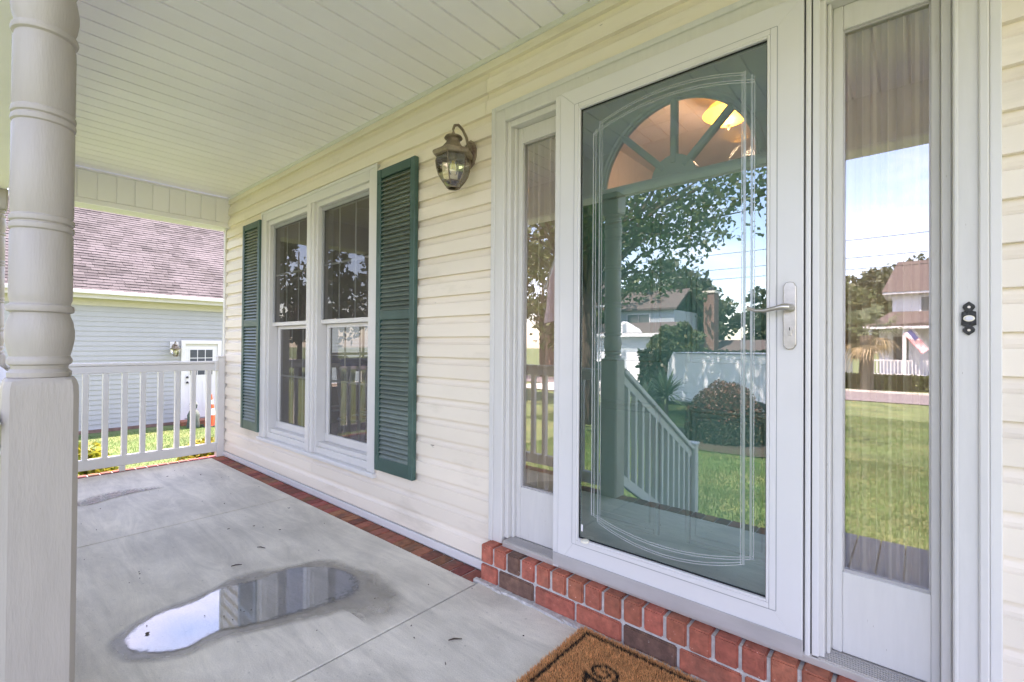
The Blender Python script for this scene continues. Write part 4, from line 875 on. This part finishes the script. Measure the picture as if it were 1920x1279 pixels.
# hedge
def hedge(x0, x1, y, w, h, label, nl, leaf, col):
    g = G(0, y); t = empty('hedge', ((x0+x1)/2, y, g), label, 'hedge'); L = (x1-x0)
    MB().box(-L/2+.05, L/2-.05, -w/2+.08, w/2-.08, 0, h-.1).build('hedge_core', 'bark', t)
    P = np.stack([rng.uniform(-L/2, L/2, nl), rng.uniform(-w/2, w/2, nl), rng.uniform(0, h, nl)], -1); k = rng.integers(0, 3, nl); P[k == 0, 1] = w/2+rng.normal(0, .04, (k == 0).sum()); P[k == 1, 2] = h+rng.normal(0, .04, (k == 1).sum())
    link(bpy.data.objects.new('foliage', leaf_mesh('foliage', P, leaf, leafcols(nl, col))), t)
hedge(-3.6, 6, -35.4, .9, .85, 'clipped green hedge in front of the porch across the street', 9000, .10, (.075, .12, .03))
hedge(-8.5, -2.2, -16.4, .8, 1.95, 'dark evergreen hedge behind the white trailer', 6000, .12, (.03, .05, .02))
# distant trees
FT = [(-16.5, -45, 9.5, 4.2, 'tall leafy tree behind the brick chimney'), (-9.4, -49, 9.0, 4.4, 'round dark tree between the chimney and the driveway'), (-4.9, -52, 9.3, 4.2, 'broad dark tree beyond the low roof'), (-9.6, -23, 4.2, 1.3, 'slim green tree beside the pickup driveway'),
      (-1.6, -58, 12.5, 4.6, 'tall pine-like tree behind the palm'), (-4.6, -60, 12.8, 4.2, 'tall dark tree at the edge of the far yard'), (2.4, -62, 11.5, 4.4, 'tall tree rising behind the house with the flag'), (-18, -40, 11, 5, 'large leafy tree behind the brick gable house'), (-24, -30, 12, 6, 'wide leafy tree beyond the driveway'), (-15.5, -12.5, 8.5, 3.6, 'leafy tree on the side lawn beyond the stair rail'), (-34, -14, 12, 6, 'big leafy tree past the garage corner')]
for i, (x, y, h, cr, lab) in enumerate(FT):
    make_tree(x, y, h, cr, 'distant_tree', lab, 'tree', nl=5200, leaf=.30 if h > 6 else .16, tr=.16, nclump=60, group='trees across the street', col=((.07, .11, .045), (.055, .09, .042), (.085, .125, .045))[i % 3])
# lawn shrubs by the end railing
shrub(-6.75, -.88, .95, .88, 'yellow-green leafy shrub just outside the end railing', 3600, .055, (.20, .26, .03))
shrub(-7.2, .30, .8, .45, 'low yellow-green bush below the end railing', 1800, .05, (.19, .25, .03)); shrub(-9.2, 1.05, .8, .42, 'small golden bush on the side lawn towards the garage door', 1800, .05, (.24, .26, .03)); shrub(-8.0, .95, .55, .32, 'smallest golden clump on the side lawn', 1000, .045, (.24, .27, .03))
# grass blades
def grass(name, regions, label, h0, wd):
    Ps = []
    for x0, x1, y0, y1, n in regions: Ps.append(np.stack([rng.uniform(x0, x1, n), rng.uniform(y0, y1, n)], -1))
    P = np.concatenate(Ps); n = len(P); z = gz(P[:, 0], P[:, 1]); a = rng.uniform(0, 6.283, n); d = np.stack([np.cos(a), np.sin(a)], -1)*wd; h = h0*rng.uniform(.5, 1.3, n)
    V = np.empty((n, 3, 3)); V[:, 0, :2] = P-d; V[:, 1, :2] = P+d; V[:, 2, :2] = P+rng.normal(0, .02, P.shape); V[:, :2, 2] = z[:, None]-.004; V[:, 2, 2] = z+h
    c = np.array([.085, .18, .04])*rng.uniform(.6, 1.4, (n, 1)); pn = np.sin(P[:, 0]*1.3+np.sin(P[:, 1]*.9)*2)+np.sin(P[:, 1]*1.7+P[:, 0]*.6+1)+.6*np.sin(P[:, 0]*4.1)*np.sin(P[:, 1]*3.7); c *= (1+.13*pn)[:, None]; dry = rng.uniform(size=n) < np.clip(.08+.16*(pn-.7), .03, .6); c[dry] = np.array([.26, .22, .10])*rng.uniform(.6, 1.2, (dry.sum(), 1))
    o = link(bpy.data.objects.new(name, npmesh(name, V.reshape(-1, 3), np.arange(3*n).reshape(-1, 3), 'grass', np.repeat(c, 3, 0)))); return tag(o, label, 'grass', kind='stuff')
grass('grass', [(-14.4, -5.3, -2.0, 3.4, 60000), (-6.0, 2.0, -9, -1.7, 170000), (-9, 3, -17, -9, 110000)], 'short green grass blades of the lawn', .045, .0035)

# ================================================================ GARAGE BUILDING
GXW = -14.95; ga = empty('garage_building', (GXW, 1, -1.1), 'pale blue sided garage with brown shingled roof', 'garage')
gs = MB(); zz = -1.02
while zz < 2.1:
    gs.add([(GXW, -2.6, zz+.118), (GXW+.016, -2.6, zz), (GXW+.016, 2.12, zz), (GXW, 2.12, zz+.118)], [(0, 1, 2, 3)]); gs.add([(GXW, -2.6, zz), (GXW+.016, -2.6, zz), (GXW+.016, 2.12, zz), (GXW, 2.12, zz)], [(0, 3, 2, 1)])
    gs.add([(GXW, 3.08, zz+.118), (GXW+.016, 3.08, zz), (GXW+.016, 8, zz), (GXW, 8, zz+.118)], [(0, 1, 2, 3)]); gs.add([(GXW, 3.08, zz), (GXW+.016, 3.08, zz), (GXW+.016, 8, zz), (GXW, 8, zz)], [(0, 3, 2, 1)])
    if zz > 1.15: gs.add([(GXW, 2.12, zz+.118), (GXW+.016, 2.12, zz), (GXW+.016, 3.08, zz), (GXW, 3.08, zz+.118)], [(0, 1, 2, 3)])
    zz += .118
o = gs.build('lap_siding', 'gsiding', ga); o.location = -ga.location; o['kind'] = 'stuff'
box('wall', 'gsiding', ga, -21.2, GXW-.003, -2.55, 7.95, -1.4, 2.24, 0)
box('foundation', 'hbrick', ga, -21.25, GXW+.03, -2.62, 8.02, -1.5, -1.025, .005)
box('soffit', 'gsoffit', ga, GXW+.0005, GXW+.34, -2.9, 8.3, 2.12, 2.14, .003); box('frieze', 'gsoffit', ga, GXW+.017, GXW+.03, -2.6, 8, 1.95, 2.1195, .003)
box('fascia', 'gsoffit', ga, GXW+.3405, GXW+.36, -2.9, 8.3, 2.10, 2.25, .003); box('gutter', 'vinyl', ga, GXW+.361, GXW+.45, -2.9, 8.3, 2.20, 2.285, .01)
ex, ez, rx_, rz_ = GXW+.40, 2.27, GXW-3.2, 4.93
sl_ = Vector((rx_-ex, 0, rz_-ez)); Ls = sl_.length; sl_.normalize(); nrm = Vector((-sl_.z, 0, sl_.x)); nrm = nrm if nrm.z > 0 else -nrm
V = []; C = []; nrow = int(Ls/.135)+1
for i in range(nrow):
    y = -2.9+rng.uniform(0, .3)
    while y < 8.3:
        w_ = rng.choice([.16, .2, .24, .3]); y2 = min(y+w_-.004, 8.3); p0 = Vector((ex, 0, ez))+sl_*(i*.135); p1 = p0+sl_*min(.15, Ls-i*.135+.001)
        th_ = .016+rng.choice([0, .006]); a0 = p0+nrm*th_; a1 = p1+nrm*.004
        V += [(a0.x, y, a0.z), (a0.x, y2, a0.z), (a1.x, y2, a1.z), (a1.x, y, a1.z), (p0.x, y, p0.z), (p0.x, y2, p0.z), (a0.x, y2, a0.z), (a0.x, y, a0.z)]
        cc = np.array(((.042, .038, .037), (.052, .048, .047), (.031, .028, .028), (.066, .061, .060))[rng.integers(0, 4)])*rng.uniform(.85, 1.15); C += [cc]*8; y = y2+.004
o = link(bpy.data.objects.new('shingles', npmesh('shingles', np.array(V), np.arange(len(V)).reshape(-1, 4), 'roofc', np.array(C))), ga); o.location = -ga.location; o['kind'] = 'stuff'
b = MB().add([(ex, -2.9, ez-.02), (rx_, -2.9, rz_-.02), (2*rx_-ex, -2.9, ez-.02), (ex, 8.3, ez-.02), (rx_, 8.3, rz_-.02), (2*rx_-ex, 8.3, ez-.02)], [(0, 1, 4, 3), (1, 2, 5, 4), (0, 2, 1), (3, 4, 5), (0, 3, 5, 2)]).build('roof_deck', 'rooff', ga); b.location = -ga.location
MB().tube([(rx_, -2.9, rz_), (rx_, 8.3, rz_)], .045, 8).build('ridge_cap', 'rooff', ga).location = -ga.location
# garage door (side entry)
gd = empty('side_door', (GXW, 2.6, -.98), 'white side door with six window panes in the garage wall', 'door')
for a in ((2.12, 2.215, -1.0, 1.045), (2.985, 3.08, -1.0, 1.045)): box('casing', 'vinyl', gd, GXW-.0, GXW+.045, a[0], a[1], a[2], a[3], .004)
box('head_casing', 'vinyl', gd, GXW, GXW+.045, 2.12, 3.08, 1.046, 1.145, .004); box('head_panel', 'gsoffit', gd, GXW, GXW+.02, 2.216, 2.984, .985, 1.045, .002)
lf_ = box('door_leaf', 'alu', gd, GXW-.002, GXW+.012, 2.216, 2.984, -.96, .984, .002)
for r_ in range(3):
    for c_ in range(3):
        y0 = 2.33+c_*.185; z0 = .20+r_*.235; box('pane', 'hglass', gd, GXW+.0125, GXW+.016, y0, y0+.165, z0, z0+.215, 0)
box('window_frame', 'vinyl', gd, GXW+.0125, GXW+.020, 2.30, 2.329, .17, .92, .002); box('window_frame', 'vinyl', gd, GXW+.0125, GXW+.020, 2.866, 2.895, .17, .92, .002)
for y0 in (2.30, 2.63): box('lower_panel', 'alu', gd, GXW+.0125, GXW+.020, y0, y0+.26, -.75, .02, .006)
for z0 in (-.02, .12): MB().lathe([(.0, 0), (.03, 0), (.03, .02), (.02, .05), (0, .055)], seg=10, cap=False).build('knob', 'iron', gd).location = Vector((GXW+.03, 2.27, z0))-gd.location
box('door_step', 'brickold', gd, GXW+.031, GXW+.45, 2.05, 3.1, -1.2, -.99, .01)
lantern((GXW+.03, 1.965, .96), 'bronze lantern on the blue garage wall beside its door', 1.25, R(90))
box('mount_block', 'vinyl', ga, GXW+.0165, GXW+.028, 1.87, 2.06, .80, 1.10, .003)
# traffic cone
tcn = empty('traffic_cone', (-14.0, 2.56, G(-14, 2.5)), 'orange traffic cone with white collar in front of the garage door', 'traffic cone')
MB().box(-.18, .18, -.18, .18, 0, .03).build('base', 'rubber', tcn, .01); MB().lathe([(.15, .03), (.135, .06), (.105, .30)], seg=24).build('lower_cone', 'cone', tcn, 0, True); MB().lathe([(.105, .3005), (.078, .47)], seg=24, cap=False).build('white_collar', 'conew', tcn, 0, True)
MB().lathe([(.078, .4705), (.062, .58)], seg=24, cap=False).build('middle_band', 'cone', tcn, 0, True); MB().lathe([(.062, .5805), (.045, .69)], seg=24, cap=False).build('white_collar', 'conew', tcn, 0, True); MB().lathe([(.045, .6905), (.026, .83), (.0, .835)], seg=24, cap=False).build('tip', 'cone', tcn, 0, True)
fg = empty('garden_statue', (-14.1, 2.20, G(-14, 2.3)), 'dark green garden statue beside the traffic cone', 'statue')
MB().lathe([(.14, 0), (.15, .06), (.13, .20), (.14, .32), (.10, .42), (.05, .47)], seg=16).build('body', 'statue', fg, 0, True); MB().lathe([(.03, .45), (.075, .50), (.085, .56), (.06, .63), (0, .66)], seg=16).build('head', 'statue', fg, 0, True); MB().lathe([(.10, .60), (.07, .63), (.02, .72), (0, .73)], seg=16).build('hat', 'statue', fg, 0, True)
wpl = empty('flower_pot', (-14.0, 2.95, G(-14, 2.9)), 'black pot with a small dark plant beside the traffic cone', 'pot'); MB().lathe([(.10, 0), (.14, .24), (.155, .25), (.155, .29), (.13, .29)], seg=18).build('pot', 'rubber', wpl, 0, True)
P = clumps(500, np.array([[0, 0, .45]]), np.array([.2])); link(bpy.data.objects.new('plant', leaf_mesh('plant', P, .05, leafcols(500, (.05, .07, .03)))), wpl)

# ================================================================ STREET: trailer, pickup, houses
def wheel(par, x, y, z, r, axis='y'):
    wl = MB().lathe([(r*.55, -.09), (r*.95, -.10), (r, -.06), (r, .06), (r*.95, .10), (r*.55, .09)], seg=20).build('wheel', 'rubber', par, 0, True); wl.rotation_euler = (R(90), 0, 0) if axis == 'y' else (0, R(90), 0); wl.location = Vector((x, y, z))-par.location
    MB().lathe([(0, -.085), (r*.5, -.092), (r*.55, -.09), (r*.55, .09), (r*.5, .092), (0, .085)], seg=16, cap=False).build('rim', 'grey', wl, 0, True)
ty = -12.6; tg = G(-4, ty)
tr_ = empty('cargo_trailer', (-4.0, ty, tg), 'white enclosed cargo trailer parked beyond the rounded shrub', 'trailer')
MB().prism([(-5.95, tg+.45), (-2.3, tg+.45), (-2.3, tg+1.95), (-5.7, tg+1.95), (-5.85, tg+1.6)], ty-1.9, ty, 'y').build('box_body', 'carwhite', tr_, .02).location = -tr_.location
for z0 in (.47, 1.90): box('body_rail', 'grey', tr_, -5.6, -2.35, ty+.001, ty+.02, tg+z0, tg+z0+.045, .003)
for i in range(6): box('panel_seam', 'alu', tr_, -5.3+i*.5, -5.28+i*.5, ty+.001, ty+.008, tg+.52, tg+1.89, 0)
box('chassis', 'rubber', tr_, -6.6, -2.35, ty-1.2, ty-.6, tg+.34, tg+.445, .01)
for x in (-3.3, -4.0):
    wheel(tr_, x, ty-.05, tg+.32, .32); wheel(tr_, x, ty-1.85, tg+.32, .32)
# pickup
py_ = -21.5; pg = G(-12, py_)+.045; X0 = -15.6
pk = empty('pickup_truck', (-13, py_, pg), 'white pickup truck parked on the driveway', 'truck')
def pkp(n_, prof, y0, y1, m_, bev=.03): MB().prism([(X0+a, pg+b) for a, b in prof], py_+y0, py_+y1, 'y').build(n_, m_, pk, bev).location = -pk.location
pkp('body', [(0, .45), (5.3, .45), (5.35, .65), (5.3, 1.12), (3.35, 1.15), (3.2, 1.08), (1.5, 1.08), (.15, .98), (0, .8)], -.95, .95, 'carwhite'); pkp('cab', [(1.45, 1.085), (2.05, 1.66), (2.25, 1.72), (3.1, 1.72), (3.3, 1.15)], -.80, .80, 'carwhite', .05)
for yv, yw in ((.801, .815), (-.815, -.801)): pkp('side_window', [(1.72, 1.16), (2.12, 1.60), (2.98, 1.62), (3.12, 1.18)], yv, yw, 'carglass', 0)
pkp('bed_rim', [(3.34, 1.151), (5.29, 1.121), (5.29, 1.20), (3.34, 1.21)], -.93, .93, 'carwhite', .02)
for x in (1.0, 4.35):
    for yv in (.86, -.86): wheel(pk, X0+x, py_+yv, pg+.37, .37)
for yv in (.72, -.72): box('tail_light', 'red', pk, X0+5.34, X0+5.37, py_+yv-.09, py_+yv+.09, pg+.75, pg+1.05, .005)
# house helper
def win(par, x0, x1, z0, z1, y, nb=1):
    f_ = box('window', 'hwhite', par, x0-.08, x1+.08, y, y+.05, z0-.08, z1+.08, .005)
    for k in range(nb+1):
        a = x0+(x1-x0)*k/(nb+1)+.02; b_ = x0+(x1-x0)*(k+1)/(nb+1)-.02; c = ((a+b_)/2, y+.0555, z0); oo = MB().box(a-c[0], b_-c[0], -.004, .004, 0, z1-z0).build('pane', 'hglass', f_); oo.location = Vector(c)-par.location-f_.location
def gable(par, x0, x1, y0, y1, ze, zr, m_, ov=.3, ridge='x', nm='roof'):
    if ridge == 'x': P_ = [(y0-ov, ze), ((y0+y1)/2, zr), (y1+ov, ze), (y1+ov, ze+.15), ((y0+y1)/2, zr+.17), (y0-ov, ze+.15)]; b = MB().prism(P_, x0-ov, x1+ov, 'x')
    else: P_ = [(x0-ov, ze), ((x0+x1)/2, zr), (x1+ov, ze), (x1+ov, ze+.15), ((x0+x1)/2, zr+.17), (x0-ov, ze+.15)]; b = MB().prism(P_, y0-ov, y1+ov, 'y')
    r = b.build(nm, m_, par); r.location = -par.location; return r
def gend(par, x0, x1, y0, y1, ze, zr, m_):  # gable end triangles, ridge along y
    MB().prism([(x0, ze), (x1, ze), ((x0+x1)/2, zr)], y0, y1, 'y').build('gable_end', m_, par).location = -par.location
# house with the flag
g = G(0, -40); fh = empty('house', (3, -42, g), 'two-storey pale house with front porch and flag across the street', 'house')
box('lower_wall', 'hwhite', fh, -2.2, 9, -49, -42.4, g-.3, 2.5, .01); box('upper_wall', 'hwhite', fh, -1.45, 8.2, -48, -43, 2.5, 5.0, .01)
box('eave', 'hwhite', fh, -2.0, 8.8, -48.6, -42.4, 5.0, 5.16, .01)
MB().add([(-2.05, -42.35, 5.16), (8.85, -42.35, 5.16), (8.85, -48.7, 5.16), (-2.05, -48.7, 5.16), (-1.2, -44.8, 7.65), (8, -44.8, 7.65), (8, -46.2, 7.65), (-1.2, -46.2, 7.65)], [(0, 1, 5, 4), (1, 2, 6, 5), (2, 3, 7, 6), (3, 0, 4, 7), (4, 5, 6, 7), (0, 3, 2, 1)]).build('roof', 'rooff', fh).location = -fh.location
MB().add([(-3.0, -40.2, 2.55), (9.5, -40.2, 2.55), (9.5, -42.99, 3.75), (-1.5, -42.99, 3.75), (-3.0, -43.0, 2.55)], [(0, 1, 2, 3), (0, 3, 4), (0, 4, 2, 1)]).build('porch_roof', 'rooff', fh).location = -fh.location
box('porch_fascia', 'hwhite', fh, -3.0, 9.5, -40.28, -40.15, 2.40, 2.58, .01); box('porch_deck', 'hwhite', fh, -2.8, 9, -42.4, -40.3, g-.2, g+.75, .01)
win(fh, .15, 2.6, 3.75, 4.75, -43, 2); win(fh, 4, 6, 3.75, 4.75, -43, 1)
box('front_door', 'rubber', fh, .95, 1.75, -42.41, -42.36, g+.78, g+3.0, .01); win(fh, -1.4, -.5, .2, 1.9, -42.4, 0); win(fh, 2.8, 4.2, .2, 1.9, -42.4, 1)
for x in (-2.6, -.72, 2.4, 5.4): box('porch_post', 'hwhite', fh, x-.11, x+.11, -40.55, -40.35, g+.75, 2.40, .02)
box('porch_rail', 'hwhite', fh, -2.49, 2.28, -40.48, -40.41, .16, .24, .005); box('porch_rail', 'hwhite', fh, -2.49, 2.28, -40.48, -40.41, g+.82, g+.88, .005)
bl = MB().box(-.03, .03, -.03, .03, 0, .16-g-.88).mesh('baluster'); bl.materials.append(MT['hwhite']); x = -2.4
while x < 2.25: inst('baluster', bl, fh, (x, -40.445, g+.88)); x += .19
af = empty('house_flag', (-.15, -40.2, 1.3), 'red white and blue flag on the porch post across the street', 'flag')
MB().tube([(-.6, -40.3, 2.45), (-.42, -39.95, 2.6), (.55, -39.5, 1.0)], .02, 6).build('pole', 'grey', af).location = -af.location
def flagpart(nm, u0, u1, v0, v1, m_):
    vs = []; 
    for j in range(5):
        for i in range(9):
            u = u0+(u1-u0)*i/8; v = v0+(v1-v0)*j/4; p = Vector((-.40, -39.9, 2.35)).lerp(Vector((.55, -39.48, 1.05)), u); vs.append((p.x-.36*v, p.y-.06*math.sin(u*9+v*3), p.z-.34*v+.03*math.sin(u*11)))
    MB().add(vs, [(j*9+i, j*9+i+1, (j+1)*9+i+1, (j+1)*9+i) for j in range(4) for i in range(8)]).build(nm, m_, af, 0, True).location = -af.location
flagpart('canton', 0, .45, 0, .54, 'navy')
for k in range(13): flagpart('stripe', .45 if k < 7 else 0, 1, k/13, (k+1)/13, 'red' if k % 2 == 0 else 'flagwhite')
# brick gable house with garage
g = G(-16, -32); bh = empty('house', (-16, -34, g), 'two-storey brick gable house with white garage doors behind the pickup', 'house')
box('main_wall', 'hbrick', bh, -25, -17.6, -40, -33, g-.3, 4.4, .01); gend(bh, -25, -17.6, -40, -33.001, 4.4, 7.0, 'hbrick'); gable(bh, -25, -17.6, -40, -33, 4.35, 7.0, 'rooff', .35, 'y')
box('barge_board', 'hwhite', bh, -25.3, -17.3, -32.64, -32.6, 4.2, 4.4, .01)
box('upper_wing_wall', 'hblue', bh, -17.6, -12.6, -39, -34, g-.3, 3.9, .01); gable(bh, -17.3, -12.6, -39, -34, 3.9, 5.6, 'rooff', .3, 'x')
box('garage_wall', 'hblue', bh, -18.2, -11.8, -34, -30.5, g-.3, 1.85, .01); gable(bh, -18.2, -11.8, -34, -30.5, 1.85, 2.7, 'rooff', .3, 'x'); box('garage_fascia', 'hwhite', bh, -18.5, -11.5, -30.19, -30.1, 1.75, 2.0, .01)
gend(bh, -16.6, -13.4, -31, -30.3, 2.0, 2.9, 'hwhite')
for x0 in (-17.9, -14.75):
    gdp = box('garage_door', 'hwhite', bh, x0, x0+2.7, -30.49, -30.42, g, g+2.25, .01)
    for r_ in range(4): 
        oo = MB().box(-1.3, 1.3, -.01, .01, 0, .48).build('door_panel', 'carwhite', gdp, .01); oo.location = Vector((0, .05, .06+r_*.54))
win(bh, -22.5, -20.5, 2.4, 3.9, -33, 1); win(bh, -22.5, -20.5, -.6, .9, -33, 1); win(bh, -19.6, -18.4, 2.4, 3.9, -33, 0); win(bh, -16.5, -14.6, 2.6, 3.6, -34, 1)
# low house with chimney
g = G(-10, -40); lh = empty('house', (-9, -41, g), 'low house with a tall brick chimney beyond the trailer', 'house')
box('wall', 'hwhite', lh, -16.5, -7.7, -45, -38.5, g-.3, .5, .01); gable(lh, -16.5, -7.7, -45, -38.5, .45, 1.5, 'rooff', .4, 'x')
ch = box('chimney', 'hbrick', lh, -13.5, -12.65, -39.6, -38.45, g, 5.5, .01)
for nm, a in (('chimney_crown', (-.5, .5, -.65, .65, 5.5-g, 5.68-g)), ('chimney_pot', (-.18, .18, -.18, .18, 5.68-g, 6.0-g))): MB().box(*a).build(nm, 'conc' if nm == 'chimney_crown' else 'iron', ch, .01)
win(lh, -11.3, -9.9, -.7, .25, -38.5, 1); win(lh, -15.5, -14.5, -.7, .25, -38.5, 0)
# small white house far right of the chimney
g = G(-6, -48); wh = empty('house', (-5.2, -49, g), 'small white cottage half hidden by trees', 'house')
box('wall', 'hwhite', wh, -7.5, -4.6, -52, -46.5, g-.3, 1.0, .01); gend(wh, -7.5, -4.6, -52, -46.501, 1.0, 2.3, 'hwhite'); gable(wh, -7.5, -4.6, -52, -46.5, .95, 2.3, 'rooff', .3, 'y'); win(wh, -6.4, -5.6, -.3, .6, -46.5, 0)
for i, zz in enumerate((6.6, 7.3, 8.4)):
    tag(MB().tube([(-60+k*6, -32.4-.2*i, zz-.9*(1-((k-10)/10)**2)) for k in range(21)], .018, 5).build('utility_wire', 'rubber'), ('lowest', 'middle', 'highest')[i]+' overhead utility wire along the street', 'wire', 'utility wires')

for o_ in bpy.data.objects:
    if o_.get('label', '').startswith('two-storey brick gable'): o_.location.x -= 1.6
